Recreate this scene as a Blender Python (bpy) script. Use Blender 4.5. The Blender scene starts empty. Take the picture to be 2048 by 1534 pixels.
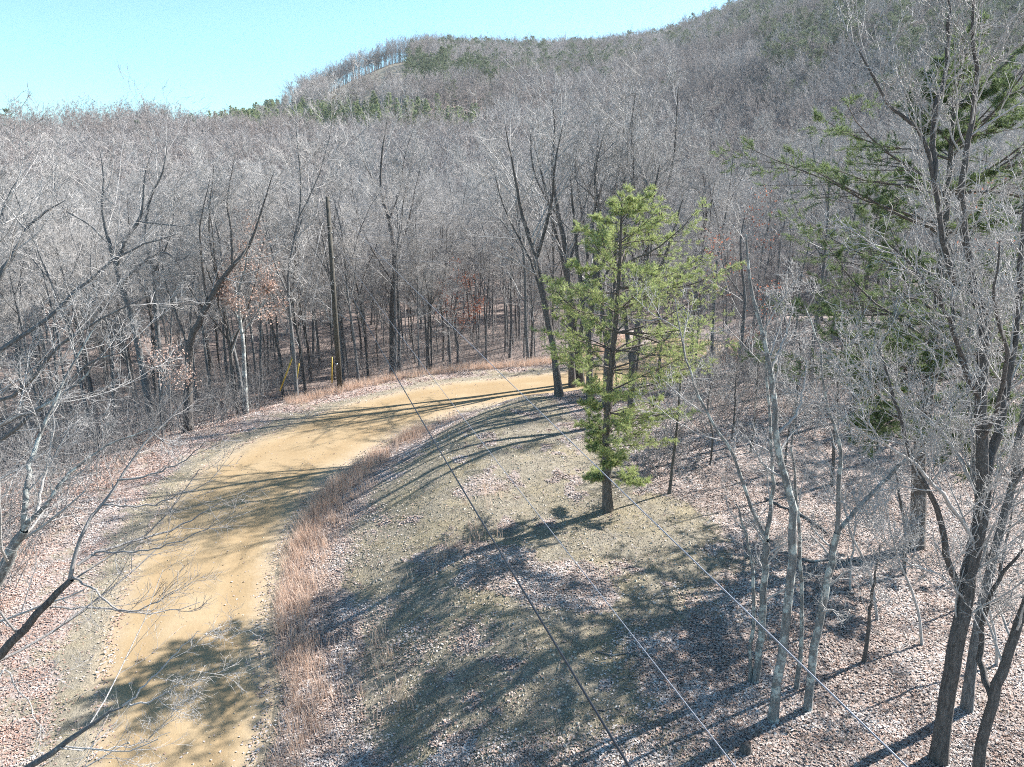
import bpy, math, random
import numpy as np
from mathutils import Vector
rnd = random.Random(7)
RG = np.random.default_rng(11)
scene = bpy.context.scene

# ------------------------------------------------------------------ camera
W, HH, FPX, PITCH, CAMZ = 2048.0, 1534.0, 1422.0, math.radians(15.0), 12.0
cam_d = bpy.data.cameras.new('camera'); cam = bpy.data.objects.new('camera', cam_d)
scene.collection.objects.link(cam); scene.camera = cam
cam_d.sensor_width = 36.0; cam_d.lens = FPX / W * 36.0
cam_d.clip_start = 0.1; cam_d.clip_end = 9000
cam.location = (0, 0, CAMZ); cam.rotation_euler = (math.pi / 2 - PITCH, 0, 0)

# ------------------------------------------------------------------ sky and sun
SUN_EL = math.radians(38.0)
SUN_AZ = math.atan2(0.88, 0.47)                # from +Y towards +X
world = bpy.data.worlds.new('World'); scene.world = world; world.use_nodes = True
nt = world.node_tree; nt.nodes.clear()
out = nt.nodes.new('ShaderNodeOutputWorld'); bg = nt.nodes.new('ShaderNodeBackground')
sky = nt.nodes.new('ShaderNodeTexSky'); sky.sky_type = 'NISHITA'; sky.sun_disc = False
sky.sun_elevation = SUN_EL; sky.sun_rotation = SUN_AZ
sky.altitude = 300; sky.air_density = 1.0; sky.dust_density = 0.15; sky.ozone_density = 1.0
bg.inputs[1].default_value = 0.070
tint = nt.nodes.new('ShaderNodeMix'); tint.data_type = 'RGBA'; tint.blend_type = 'MULTIPLY'; tint.inputs[0].default_value = 1.0
tint.inputs[7].default_value = (0.72, 1.03, 1.06, 1)     # the camera's white balance of the clear sky
nt.links.new(sky.outputs[0], tint.inputs[6]); nt.links.new(tint.outputs[2], bg.inputs[0]); nt.links.new(bg.outputs[0], out.inputs[0])
sun_d = bpy.data.lights.new('sun', 'SUN'); sun = bpy.data.objects.new('sun', sun_d)
scene.collection.objects.link(sun)
sun_d.energy = 5.0; sun_d.angle = math.radians(0.5); sun_d.color = (1.0, 0.955, 0.90)
sdir = Vector((math.sin(SUN_AZ) * math.cos(SUN_EL), math.cos(SUN_AZ) * math.cos(SUN_EL), math.sin(SUN_EL)))
sun.rotation_euler = sdir.to_track_quat('Z', 'Y').to_euler()
scene.view_settings.view_transform = 'Standard'; scene.view_settings.look = 'None'
scene.view_settings.exposure = 1.72; scene.view_settings.gamma = 1.0
scene.render.engine = 'CYCLES'
cy = scene.cycles
cy.max_bounces = 4; cy.diffuse_bounces = 2; cy.glossy_bounces = 1; cy.transmission_bounces = 2; cy.transparent_max_bounces = 4
cy.caustics_reflective = False; cy.caustics_refractive = False
cy.use_denoising = False; cy.use_adaptive_sampling = True; cy.adaptive_threshold = 0.02
cy.filter_width = 1.0
scene.render.use_persistent_data = False

# ------------------------------------------------------------------ helpers
CP, SP = math.cos(PITCH), math.sin(PITCH)
def ray(u, v):
    x = (u - W / 2) / FPX; yc = (HH / 2 - v) / FPX
    return np.array([x, CP + yc * SP, -SP + yc * CP])
def on_z(u, v, z=0.0):
    d = ray(u, v); t = (z - CAMZ) / d[2]; return np.array([d[0] * t, d[1] * t, z])
def on_y(u, v, y):
    d = ray(u, v); t = y / d[1]; return np.array([d[0] * t, y, CAMZ + d[2] * t])
def elev_az(u, v):
    d = ray(u, v); return math.atan2(d[2], math.hypot(d[0], d[1])), math.atan2(d[0], d[1])
def project(p):
    p = np.atleast_2d(p); x = p[:, 0]; y = p[:, 1]; z = p[:, 2] - CAMZ
    dep = y * CP - z * SP; up = y * SP + z * CP
    return W / 2 + FPX * x / dep, HH / 2 - FPX * up / dep, dep
def sstep(t):
    t = np.clip(t, 0, 1); return t * t * (3 - 2 * t)

# value noise (numpy)
_NT = np.random.default_rng(5).random((256, 256))
def vnoise(x, y):
    xi = np.floor(x).astype(int); yi = np.floor(y).astype(int); fx = x - xi; fy = y - yi
    fx = fx * fx * (3 - 2 * fx); fy = fy * fy * (3 - 2 * fy)
    a = _NT[xi & 255, yi & 255]; b = _NT[(xi + 1) & 255, yi & 255]
    c = _NT[xi & 255, (yi + 1) & 255]; d = _NT[(xi + 1) & 255, (yi + 1) & 255]
    return (a * (1 - fx) + b * fx) * (1 - fy) + (c * (1 - fx) + d * fx) * fy
def fbm(x, y, o=4):
    s = 0; a = 0.5; t = 0
    for i in range(o):
        s = s + a * vnoise(x + 17.3 * i, y - 9.1 * i); t += a; a *= 0.5; x = x * 2.03; y = y * 2.03
    return s / t

# ------------------------------------------------------------------ road centre line (flat, z = 0)
_cl = [(340, 1534), (362, 1330), (403, 1145), (452, 1035), (518, 960), (625, 888), (762, 829), (910, 790), (1060, 774)]
cl = [np.array([-5.5, -40.0]), np.array([-6.6, -15.0]), np.array([-7.2, 2.0])] + [on_z(u, v)[:2] for u, v in _cl]
e = cl[-1]
cl += [e + np.array([6, 3.0]), e + np.array([11, 8.5]), e + np.array([14, 17]), e + np.array([15, 30]), e + np.array([10, 60])]
def catmull(P, n):
    P = [np.asarray(p, float) for p in P]; P = [2 * P[0] - P[1]] + P + [2 * P[-1] - P[-2]]
    o = []
    for i in range(1, len(P) - 2):
        for k in range(n):
            t = k / n; a, b, c, d = P[i - 1], P[i], P[i + 1], P[i + 2]
            o.append(0.5 * ((2 * b) + (c - a) * t + (2 * a - 5 * b + 4 * c - d) * t * t + (3 * b - a - 3 * c + d) * t ** 3))
    o.append(P[-2]); return np.array(o)
CL = catmull(cl, 8)
def sdist(x, y):
    """signed distance to the road's centre line (+ = inner, right-hand side) and arc length"""
    x = np.asarray(x, float); y = np.asarray(y, float)
    A = CL[:-1]; D = CL[1:] - A; L2 = (D ** 2).sum(1); L = np.sqrt(L2); S = np.concatenate([[0], np.cumsum(L)[:-1]])
    best = np.full(x.shape, 1e18); sg = np.zeros(x.shape); arc = np.zeros(x.shape)
    for i in range(len(A)):
        dx = x - A[i, 0]; dy = y - A[i, 1]
        t = np.clip((dx * D[i, 0] + dy * D[i, 1]) / L2[i], 0, 1)
        ex = dx - t * D[i, 0]; ey = dy - t * D[i, 1]; q = ex * ex + ey * ey
        m = q < best
        best = np.where(m, q, best); arc = np.where(m, S[i] + t * L[i], arc)
        sg = np.where(m, np.sign(dx * D[i, 1] - dy * D[i, 0]), sg)
    return np.sqrt(best) * np.where(sg == 0, 1, sg), arc
def road_hw(y):
    return np.interp(y, [12, 16, 21, 25, 29, 33, 38, 42], [1.8, 2.0, 2.35, 2.75, 3.1, 3.3, 3.1, 2.8])

# ------------------------------------------------------------------ terrain
# canopy skyline in the photo -> elevation angle by azimuth, with a distance of the ridge
_sk = [(-700, 235, 400), (0, 240, 400), (250, 236, 420), (420, 216, 480), (560, 188, 560), (630, 164, 620), (700, 128, 640), (780, 94, 660),
       (870, 82, 690), (1000, 90, 760), (1200, 86, 800), (1330, 66, 780), (1480, 8, 740), (1620, -60, 700), (1850, -140, 660), (2100, -200, 640), (2800, -320, 600)]
_ea = [elev_az(u, v) for u, v, r in _sk]
SK_AZ = np.array([a for e_, a in _ea]); SK_R = np.array([r for u, v, r in _sk], float)
SK_Z = np.array([CAMZ + math.tan(e_) * r - 13.0 for (e_, a), (u, v, r) in zip(_ea, _sk)])
def height(x, y, full=False):
    x = np.asarray(x, float); y = np.asarray(y, float)
    d, arc = sdist(x, y); hw = road_hw(y)
    r = np.hypot(x, y); az = np.arctan2(x, np.where(np.abs(y) < 1e-6, 1e-6, y))
    # inner side: cut bank and plateau rising to the right
    di = np.maximum(d - hw - 0.35, 0)
    far = sstep((y - 22) / 14)
    inner = (1.55 + 0.55 * far) * sstep(di / (6.5 - 1.0 * far)) + 0.035 * np.maximum(di - 4, 0)
    inner = np.minimum(inner, 3.6)
    # outer side: shoulder, then falls into the hollow
    do = np.maximum(-d - hw - 2.6, 0)
    s = 0.10 + 0.22 * sstep((y - 24) / 16)
    outer = -9.0 * (1 - np.exp(-s * do / 9.0 * sstep(do / 2.5)))
    base = np.where(d > 0, inner, outer)
    wv = sstep((r - 58) / 60) * np.maximum(sstep((np.abs(d) - hw) / 8), sstep((y - 54) / 8)); base = base * (1 - wv) - 9.0 * wv
    n = fbm(x * 0.35, y * 0.35, 4) - 0.5
    n2 = fbm(x * 0.05 + 40, y * 0.05, 4) - 0.5
    off = sstep((np.abs(d) - hw) / 2.0)
    base = base + 0.28 * n * off + 1.2 * n2 * sstep((np.abs(d) - hw - 3) / 12)
    base = base - 0.05 * (1 - sstep((np.abs(d) - hw + 0.45) / 0.5)) 
    R = np.interp(az, SK_AZ, SK_R); Z = np.interp(az, SK_AZ, SK_Z)
    t = (r - 95) / (R - 95)
    tc = np.clip(t, 0, 1)
    S = 0.75 * tc ** 1.12 + 0.25 * np.sin(tc * math.pi / 2) ** 1.5
    hill = (Z + 9) * S
    back = np.maximum(t - 1, 0)
    hill = hill - (Z + 9) * 0.9 * (1 - np.exp(-back * 1.4))
    hill = hill + 9.0 * (fbm(x * 0.012 + 3, y * 0.012, 4) - 0.5) * sstep((tc - 0.05) / 0.3) * (1 - sstep((tc - 0.75) / 0.2))
    front = sstep((y + 60) / 80)
    return base + hill * front

def H1(x, y): return float(height(np.array([x]), np.array([y]))[0])
def ground_at(u, v):
    """where the pixel's ray first meets the terrain"""
    d = ray(u, v); ts = np.geomspace(5, 900, 1500)
    P = d[None] * ts[:, None]; z = CAMZ + P[:, 2]
    h = height(P[:, 0], P[:, 1]); k = np.argmax(z < h)
    if not (z < h).any(): k = len(ts) - 1
    a, b = ts[max(k - 1, 0)], ts[k]
    for _ in range(14):
        m = (a + b) / 2
        if CAMZ + d[2] * m < H1(d[0] * m, d[1] * m): b = m
        else: a = m
    return np.array([d[0] * b, d[1] * b, CAMZ + d[2] * b])

# ------------------------------------------------------------------ mesh plumbing
def link(o, parent=None):
    scene.collection.objects.link(o)
    if parent is not None: o.parent = parent
    return o
def make_mesh(name, V, F, mat=None, smooth=True, attrs=None):
    """V (n,3); F (m,3) or (m,4) or a list of such arrays"""
    if not isinstance(F, (list, tuple)): F = [F]
    F = [np.asarray(f, np.int32) for f in F if len(f)]
    me = bpy.data.meshes.new(name)
    V = np.ascontiguousarray(V, np.float32)
    nl = sum(f.size for f in F); npl = sum(len(f) for f in F)
    me.vertices.add(len(V)); me.vertices.foreach_set('co', V.ravel())
    me.loops.add(nl); me.polygons.add(npl)
    me.loops.foreach_set('vertex_index', np.concatenate([f.ravel() for f in F]))
    tot = np.concatenate([np.full(len(f), f.shape[1], np.int32) for f in F])
    st = np.concatenate([[0], np.cumsum(tot)[:-1]]).astype(np.int32)
    me.polygons.foreach_set('loop_start', st)
    me.polygons.foreach_set('loop_total', tot)
    me.polygons.foreach_set('use_smooth', np.full(npl, smooth, bool))
    if attrs:
        for k, (typ, dat) in attrs.items():
            a = me.attributes.new(k, typ, 'POINT')
            if typ == 'FLOAT': a.data.foreach_set('value', np.ascontiguousarray(dat, np.float32))
            elif typ == 'FLOAT_COLOR': a.data.foreach_set('color', np.ascontiguousarray(dat, np.float32).ravel())
            elif typ == 'FLOAT_VECTOR': a.data.foreach_set('vector', np.ascontiguousarray(dat, np.float32).ravel())
            elif typ == 'INT': a.data.foreach_set('value', np.ascontiguousarray(dat, np.int32))
    me.update(calc_edges=True)
    if mat is not None: me.materials.append(mat)
    return me
def tag(o, label=None, cat=None, group=None, kind=None):
    if label: o['label'] = label
    if cat: o['category'] = cat
    if group: o['group'] = group
    if kind: o['kind'] = kind
    return o
def obj(name, me, parent=None, loc=(0, 0, 0)):
    o = bpy.data.objects.new(name, me); o.location = loc; return link(o, parent)
def empty(name, loc, rz=0.0, sc=1.0):
    o = bpy.data.objects.new(name, None); o.location = loc; o.rotation_euler = (0, 0, rz); o.scale = (sc,) * 3
    o.empty_display_size = 0.3
    return link(o)

# ------------------------------------------------------------------ materials
def new_mat(name):
    m = bpy.data.materials.new(name); m.use_nodes = True
    n = m.node_tree; b = n.nodes['Principled BSDF']; return m, n, b
def N(n, t, **k):
    q = n.nodes.new(t)
    for a, b in k.items():
        if a in ('ins',):
            for i, v in b.items(): q.inputs[i].default_value = v
        else: setattr(q, a, b)
    return q
def ramp(n, fac, stops):
    q = n.nodes.new('ShaderNodeValToRGB'); cr = q.color_ramp
    while len(cr.elements) < len(stops): cr.elements.new(0.5)
    for el, (p, c) in zip(cr.elements, stops):
        el.position = p; el.color = (*c, 1)
    n.links.new(fac, q.inputs[0]); return q.outputs[0]
def mix(n, f, a, b, bt='MIX'):
    q = n.nodes.new('ShaderNodeMix'); q.data_type = 'RGBA'; q.blend_type = bt
    for s, v in ((q.inputs[0], f), (q.inputs[6], a), (q.inputs[7], b)):
        if hasattr(v, 'is_linked') or hasattr(v, 'links'): n.links.new(v, s)
        elif isinstance(v, (tuple, list)): s.default_value = (*v, 1) if len(v) == 3 else v
        else: s.default_value = v
    return q.outputs[2]
def noise(n, vec, scale, detail=4, rough=0.6):
    q = N(n, 'ShaderNodeTexNoise'); q.inputs['Scale'].default_value = scale; q.inputs['Detail'].default_value = detail
    q.inputs['Roughness'].default_value = rough
    if vec is not None: n.links.new(vec, q.inputs['Vector'])
    return q.outputs[0]
def maprange(n, v, a, b, c=0.0, d=1.0):
    q = N(n, 'ShaderNodeMapRange'); q.inputs[1].default_value = a; q.inputs[2].default_value = b; q.inputs[3].default_value = c; q.inputs[4].default_value = d
    n.links.new(v, q.inputs[0]); return q.outputs[0]
def math_(n, op, a, b):
    q = N(n, 'ShaderNodeMath', operation=op)
    for i, v in enumerate((a, b)):
        if hasattr(v, 'links'): n.links.new(v, q.inputs[i])
        else: q.inputs[i].default_value = v
    return q.outputs[0]
def bump(n, b, h, strength, dist):
    q = N(n, 'ShaderNodeBump'); q.inputs['Strength'].default_value = strength; q.inputs['Distance'].default_value = dist
    n.links.new(h, q.inputs['Height']); n.links.new(q.outputs[0], b.inputs['Normal'])

def bark_mat(name, dark, light, lichen=None, sc=6.0, lt=0.50):
    m, n, b = new_mat(name)
    tc = N(n, 'ShaderNodeTexCoord').outputs['Object']
    mp = N(n, 'ShaderNodeMapping'); mp.inputs['Scale'].default_value = (1, 1, 0.22); n.links.new(tc, mp.inputs[0])
    a = noise(n, mp.outputs[0], sc * 4, 6, 0.75)
    c = ramp(n, a, [(0.3, dark), (0.72, light)])
    if lichen:
        l = noise(n, tc, 3.2, 5, 0.7)
        l2 = maprange(n, l, lt, lt + 0.08)
        c = mix(n, l2, c, lichen)
    n.links.new(c, b.inputs['Base Color']); b.inputs['Roughness'].default_value = 0.85
    b.inputs['Specular IOR Level'].default_value = 0.25
    bump(n, b, a, 1.0, 0.05)
    return m
M = {}
M['bark'] = bark_mat('grey_bark', (0.055, 0.055, 0.056), (0.27, 0.27, 0.27), (0.38, 0.40, 0.38), 6.0, 0.60)
M['bark_dark'] = bark_mat('dark_bark', (0.04, 0.037, 0.035), (0.20, 0.185, 0.175))
M['bark_lichen'] = bark_mat('lichen_bark', (0.10, 0.10, 0.098), (0.34, 0.335, 0.325), (0.50, 0.53, 0.50))
M['twig'] = bark_mat('grey_twig', (0.29, 0.28, 0.27), (0.52, 0.50, 0.485), None, 2.0)
M['twig_far'] = bark_mat('far_twig', (0.26, 0.24, 0.235), (0.44, 0.415, 0.405), None, 1.0)
M['twig_pale'] = bark_mat('pale_twig', (0.36, 0.355, 0.35), (0.64, 0.63, 0.62), None, 2.0)
M['twig_brown'] = bark_mat('brown_twig', (0.20, 0.175, 0.165), (0.36, 0.32, 0.305), None, 1.0)
M['twig_mid'] = bark_mat('mid_twig', (0.16, 0.15, 0.145), (0.34, 0.325, 0.315), None, 2.0)
M['pine_bark'] = bark_mat('pine_bark', (0.06, 0.05, 0.045), (0.24, 0.205, 0.18))

def leaf_mat(name, cols, trans=0.35, attr=None):
    m, n, b = new_mat(name)
    if attr:
        a = N(n, 'ShaderNodeAttribute', attribute_name=attr); c = a.outputs['Color']
    else:
        g = N(n, 'ShaderNodeNewGeometry'); r_ = g.outputs['Random Per Island']
        c = ramp(n, r_, [(i / max(1, len(cols) - 1), k) for i, k in enumerate(cols)])
    n.links.new(c, b.inputs['Base Color']); b.inputs['Roughness'].default_value = 0.7
    b.inputs['Specular IOR Level'].default_value = 0.2
    if trans:
        t = N(n, 'ShaderNodeBsdfTranslucent'); n.links.new(c, t.inputs[0])
        x = N(n, 'ShaderNodeMixShader'); x.inputs[0].default_value = trans
        n.links.new(b.outputs[0], x.inputs[1]); n.links.new(t.outputs[0], x.inputs[2])
        o = n.nodes['Material Output']; n.links.new(x.outputs[0], o.inputs[0])
    return m
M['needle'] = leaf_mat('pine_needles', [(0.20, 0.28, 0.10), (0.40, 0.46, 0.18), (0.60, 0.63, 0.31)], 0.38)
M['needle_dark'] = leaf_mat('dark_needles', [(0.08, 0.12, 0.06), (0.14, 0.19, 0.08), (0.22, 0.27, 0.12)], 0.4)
M['needle_far'] = leaf_mat('far_needles', [(0.14, 0.18, 0.11), (0.21, 0.245, 0.15), (0.28, 0.31, 0.20)], 0.2)
M['needle_stand'] = leaf_mat('young_needles', [(0.22, 0.27, 0.15), (0.33, 0.38, 0.21), (0.43, 0.48, 0.29)], 0.35)
M['oakleaf'] = leaf_mat('dead_oak_leaves', [(0.44, 0.29, 0.22), (0.58, 0.42, 0.35), (0.68, 0.54, 0.48)], 0.3)
M['redleaf'] = leaf_mat('red_dead_leaves', [(0.30, 0.09, 0.055), (0.45, 0.18, 0.11), (0.50, 0.26, 0.19)], 0.35)
M['litter'] = leaf_mat('fallen_leaves', None, 0.0, 'col')
M['straw_olive'] = leaf_mat('olive_straw', [(0.20, 0.17, 0.105), (0.33, 0.28, 0.185), (0.49, 0.425, 0.31)], 0.2)
M['straw'] = leaf_mat('dry_straw', [(0.48, 0.33, 0.24), (0.62, 0.46, 0.36), (0.72, 0.58, 0.48)], 0.35)

# ------------------------------------------------------------------ cover zones (in world metres)
def wpoly(pts, z=1.5): return np.array([on_z(u, v, z)[:2] for u, v in pts])
def in_poly(x, y, P):
    c = np.zeros(x.shape, bool); j = len(P) - 1
    for i in range(len(P)):
        xi, yi = P[i]; xj, yj = P[j]
        with np.errstate(divide='ignore', invalid='ignore'):
            k = ((yi > y) != (yj > y)) & (x < (xj - xi) * (y - yi) / (yj - yi) + xi)
        c ^= k; j = i
    return c
BANK = wpoly([(1060, 802), (900, 850), (800, 905), (740, 985), (690, 1080), (690, 1180), (720, 1300), (760, 1420), (770, 1560), (1300, 1560), (1330, 1440), (1300, 1330),
              (1420, 1230), (1480, 1130), (1380, 1040), (1250, 1010), (1210, 930), (1150, 850)], 1.2)
PATCH = [(on_z(u, v, 1.5)[:2], r, w) for u, v, r, w in [(960, 985, 1.2, .9), (1000, 1130, 1.6, .95), (1110, 1170, 1.6, 1), (1160, 1200, 1.2, 1), (870, 1110, 1.0, .8), (820, 1240, 1.2, .6), (760, 1160, 1.0, .7),
                                                   (1270, 1290, .9, .6), (1250, 1150, .8, .4), (930, 1250, 1.0, .5), (1330, 1370, 1.0, .7), (1180, 850, 2, .5)]]
def leaf_cover(x, y):
    """0..1 how much leaf litter covers the ground"""
    d, arc = sdist(x, y); hw = road_hw(y)
    n = fbm(x * 0.9 + 5, y * 0.9, 4) + 0.35 * (fbm(x * 3.1, y * 3.1, 3) - 0.5)
    out_ = sstep((-d - hw - 0.2) / 2.0) * (0.45 + 0.9 * sstep((n - 0.36) / 0.25))
    verge = sstep((d - hw - 0.0) / 0.5) * 0.95
    wx = 1.6 * (fbm(x * 0.6 + 30, y * 0.6, 3) - .5); wy = 1.6 * (fbm(x * 0.6, y * 0.6 + 30, 3) - .5)
    inb = sum(in_poly(x + wx + a_, y + wy + b_, BANK).astype(float) for a_, b_ in [(0, 0), (.5, .2), (-.5, -.2), (.2, -.6), (-.2, .6), (.9, -.9), (-.9, .9)]) / 7
    edge = 0.75 + 0.5 * sstep((n - 0.35) / 0.3)
    inner = verge * edge * (1 - 0.97 * inb * sstep((0.78 - n) / 0.15))
    for (c, r_, w) in PATCH:
        q = np.hypot(x - c[0], y - c[1])
        inner = np.maximum(inner, 0.62 * w * sstep((r_ * (0.6 + 0.9 * n) - q) / 0.5))
    road = 0.02
    c = np.where(d > 0, inner, out_)
    c = np.maximum(c, road)
    return np.clip(c, 0, 1), d, hw

# ------------------------------------------------------------------ ground sheet
def build_ground():
    rr = [2.0]
    while rr[-1] < 1500: rr.append(rr[-1] * 1.0125)
    rr = np.array(rr)
    front = np.radians(np.arange(-62, 62.001, 0.42)); back = np.radians(np.arange(66, 296, 4.0))
    az = np.concatenate([front, back])
    nr, na = len(rr), len(az)
    X = (rr[:, None] * np.sin(az)[None]).ravel(); Y = (rr[:, None] * np.cos(az)[None]).ravel()
    Z = height(X, Y)
    i = np.arange(nr - 1)[:, None] * na; j = np.arange(na)[None]; j2 = (j + 1) % na
    F = np.stack([i + j, i + j2, i + na + j2, i + na + j], -1).reshape(-1, 4)[:, ::-1]
    V = np.stack([X, Y, Z], 1)
    c0 = len(V); V = np.vstack([V, [[0, 0, H1(0, 0)]]])
    jj = np.arange(na); T = np.stack([np.full(na, c0), (jj + 1) % na, jj], 1)
    cov, d, hw = leaf_cover(V[:, 0], V[:, 1])
    r_ = np.hypot(V[:, 0], V[:, 1])
    cov = np.where(r_ > 70, 1.0, cov)
    va = np.arctan2(V[:, 0], V[:, 1]); ve = np.arctan2(V[:, 2] - CAMZ, np.maximum(r_, 1))
    clear_ = (in_poly(va, ve, np.array([elev_az(u, v) for u, v in [(640, 190), (700, 152), (800, 104), (830, 130), (820, 215), (650, 230)]])[:, ::-1]) & (r_ > 300)).astype(float)
    cov = cov * (1 - 0.75 * clear_)
    # clay / gravel near the road edges; yellow grass patches on the bank
    clay = 1 - sstep((np.abs(d) - hw + 0.3 - 1.0 * (fbm(V[:, 0] * 1.3, V[:, 1] * 1.3, 3) - 0.45)) / 0.9)
    clay = clay * (1 - sstep((V[:, 1] - 52) / 6)) ; cov = np.maximum(cov, sstep((V[:, 1] - 54) / 6) * (1 - clear_))
    m, n, b = new_mat('ground')
    geo = N(n, 'ShaderNodeNewGeometry').outputs['Position']
    n1 = noise(n, geo, 0.6, 6, 0.65); n2 = noise(n, geo, 5.5, 6, 0.7); n3 = noise(n, geo, 28, 4, 0.7); n4 = noise(n, geo, 2.1, 5, 0.7)
    soil = ramp(n, n2, [(0.30, (0.10, 0.086, 0.068)), (0.52, (0.20, 0.175, 0.135)), (0.72, (0.31, 0.275, 0.215))])
    grassy = ramp(n, n3, [(0.3, (0.14, 0.115, 0.07)), (0.7, (0.34, 0.285, 0.185))])
    soil = mix(n, maprange(n, n1, 0.47, 0.62), soil, grassy)
    soil = mix(n, maprange(n, n3, 0.30, 0.75, 0.0, 0.55), soil, (0.36, 0.32, 0.25))
    leafc = ramp(n, n3, [(0.28, (0.15, 0.115, 0.10)), (0.5, (0.34, 0.285, 0.26)), (0.72, (0.54, 0.48, 0.45))])
    lf2 = ramp(n, n2, [(0.3, (0.22, 0.165, 0.14)), (0.7, (0.42, 0.345, 0.31))])
    leafc = mix(n, 0.4, leafc, lf2)
    ca = N(n, 'ShaderNodeAttribute', attribute_name='cover').outputs['Fac']
    wd = N(n, 'ShaderNodeAttribute', attribute_name='woods').outputs['Fac']
    leafc = mix(n, wd, leafc, ramp(n, n2, [(0.3, (0.12, 0.093, 0.08)), (0.7, (0.31, 0.25, 0.225))]))  # woods floor leaves darkened: shade of trunks and brush put into the colour
    f = maprange(n, math_(n, 'ADD', ca, math_(n, 'MULTIPLY', math_(n, 'SUBTRACT', n2, 0.5), 1.1)), 0.35, 0.65)
    col = mix(n, f, soil, leafc)
    cl_ = N(n, 'ShaderNodeAttribute', attribute_name='clay').outputs['Fac']
    clayc = ramp(n, n4, [(0.3, (0.28, 0.23, 0.165)), (0.7, (0.37, 0.31, 0.23))])
    fc = maprange(n, math_(n, 'ADD', cl_, math_(n, 'MULTIPLY', math_(n, 'SUBTRACT', n2, 0.5), 0.9)), 0.3, 0.8)
    col = mix(n, fc, col, clayc)
    n.links.new(col, b.inputs['Base Color']); b.inputs['Roughness'].default_value = 0.95; b.inputs['Specular IOR Level'].default_value = 0.15
    hh = math_(n, 'ADD', n2, math_(n, 'MULTIPLY', n3, 0.5))
    bump(n, b, hh, 0.8, 0.10)
    me = make_mesh('ground', V, [F, T], m, True, {'cover': ('FLOAT', cov), 'clay': ('FLOAT', clay), 'woods': ('FLOAT', np.maximum(sstep((-d - hw - 6) / 6) * sstep((V[:, 1] - 30) / 12), sstep((r_ - 60) / 20)) * (1 - clear_))})
    o = obj('ground', me); tag(o, 'leaf strewn forest floor, gravelly bank and wooded hillsides around the dirt road', 'ground', kind='structure')
build_ground()

# ------------------------------------------------------------------ road
def build_road():
    C = catmull(cl, 40)
    C = C[(C[:, 1] > -30) & (C[:, 1] < 60)]; zc = height(C[:, 0], C[:, 1])
    T = np.gradient(C, axis=0); T /= np.linalg.norm(T, axis=1)[:, None]
    Nn = np.stack([T[:, 1], -T[:, 0]], 1)
    ks = np.linspace(-1, 1, 25)
    V = []; edge = []
    for i in range(len(C)):
        hw = float(road_hw(C[i, 1]))
        for k in ks:
            w = hw + 0.30 + 0.35 * (vnoise(np.array([C[i, 0] * 1.1 + 9 * np.sign(k)]), np.array([C[i, 1] * 1.1]))[0] - 0.5)
            p = C[i] + Nn[i] * k * w
            z = 0.035 * (1 - k * k) - 0.02 * abs(k) ** 6 - 0.07 * max(0, abs(k) - 0.92) / 0.08
            z -= 0.02 * (math.exp(-((abs(k) - 0.42) / 0.13) ** 2))
            V.append((p[0], p[1], z + zc[i] + 0.05)); edge.append(abs(k))
    nk = len(ks); n_ = len(C)
    i = np.arange(n_ - 1)[:, None] * nk; j = np.arange(nk - 1)[None]
    F = np.stack([i + j, i + j + 1, i + nk + j + 1, i + nk + j], -1).reshape(-1, 4)[:, ::-1]
    m, n, b = new_mat('dirt_road')
    geo = N(n, 'ShaderNodeNewGeometry').outputs['Position']
    n1 = noise(n, geo, 0.45, 5, 0.6); n2 = noise(n, geo, 6, 6, 0.7); n3 = noise(n, geo, 45, 3, 0.7)
    c = ramp(n, n1, [(0.3, (0.25, 0.178, 0.10)), (0.55, (0.295, 0.218, 0.13)), (0.75, (0.34, 0.265, 0.172))])
    c = mix(n, maprange(n, n2, 0.35, 0.7, 0.0, 0.35), c, (0.33, 0.255, 0.16))
    c = mix(n, maprange(n, n3, 0.3, 0.7, 0.0, 0.22), c, (0.24, 0.175, 0.09))
    ed = N(n, 'ShaderNodeAttribute', attribute_name='edge').outputs['Fac']
    rut = maprange(n, math_(n, 'ABSOLUTE', math_(n, 'SUBTRACT', math_(n, 'ADD', ed, math_(n, 'MULTIPLY', math_(n, 'SUBTRACT', n1, 0.5), 0.25)), 0.43), 0), 0.02, 0.16, 0.42, 0.0)
    c = mix(n, rut, c, (0.25, 0.175, 0.095))
    fe = maprange(n, math_(n, 'ADD', ed, math_(n, 'MULTIPLY', math_(n, 'SUBTRACT', n2, 0.5), 0.35)), 0.6, 1.0)
    c = mix(n, fe, c, (0.33, 0.275, 0.205))
    vo = N(n, 'ShaderNodeTexVoronoi'); vo.inputs['Scale'].default_value = 7; n.links.new(geo, vo.inputs['Vector'])
    c = mix(n, maprange(n, vo.outputs['Distance'], 0.05, 0.10, 0.5, 0.0), c, (0.5, 0.44, 0.33))
    n.links.new(c, b.inputs['Base Color']); b.inputs['Roughness'].default_value = 0.95; b.inputs['Specular IOR Level'].default_value = 0.15
    bump(n, b, math_(n, 'ADD', n2, math_(n, 'MULTIPLY', n3, 0.3)), 0.35, 0.05)
    me = make_mesh('road', np.array(V), F, m, True, {'edge': ('FLOAT', np.array(edge))})
    tag(obj('road', me), 'yellow tan dirt road bending through the woods', 'road', kind='structure')
build_road()

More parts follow.
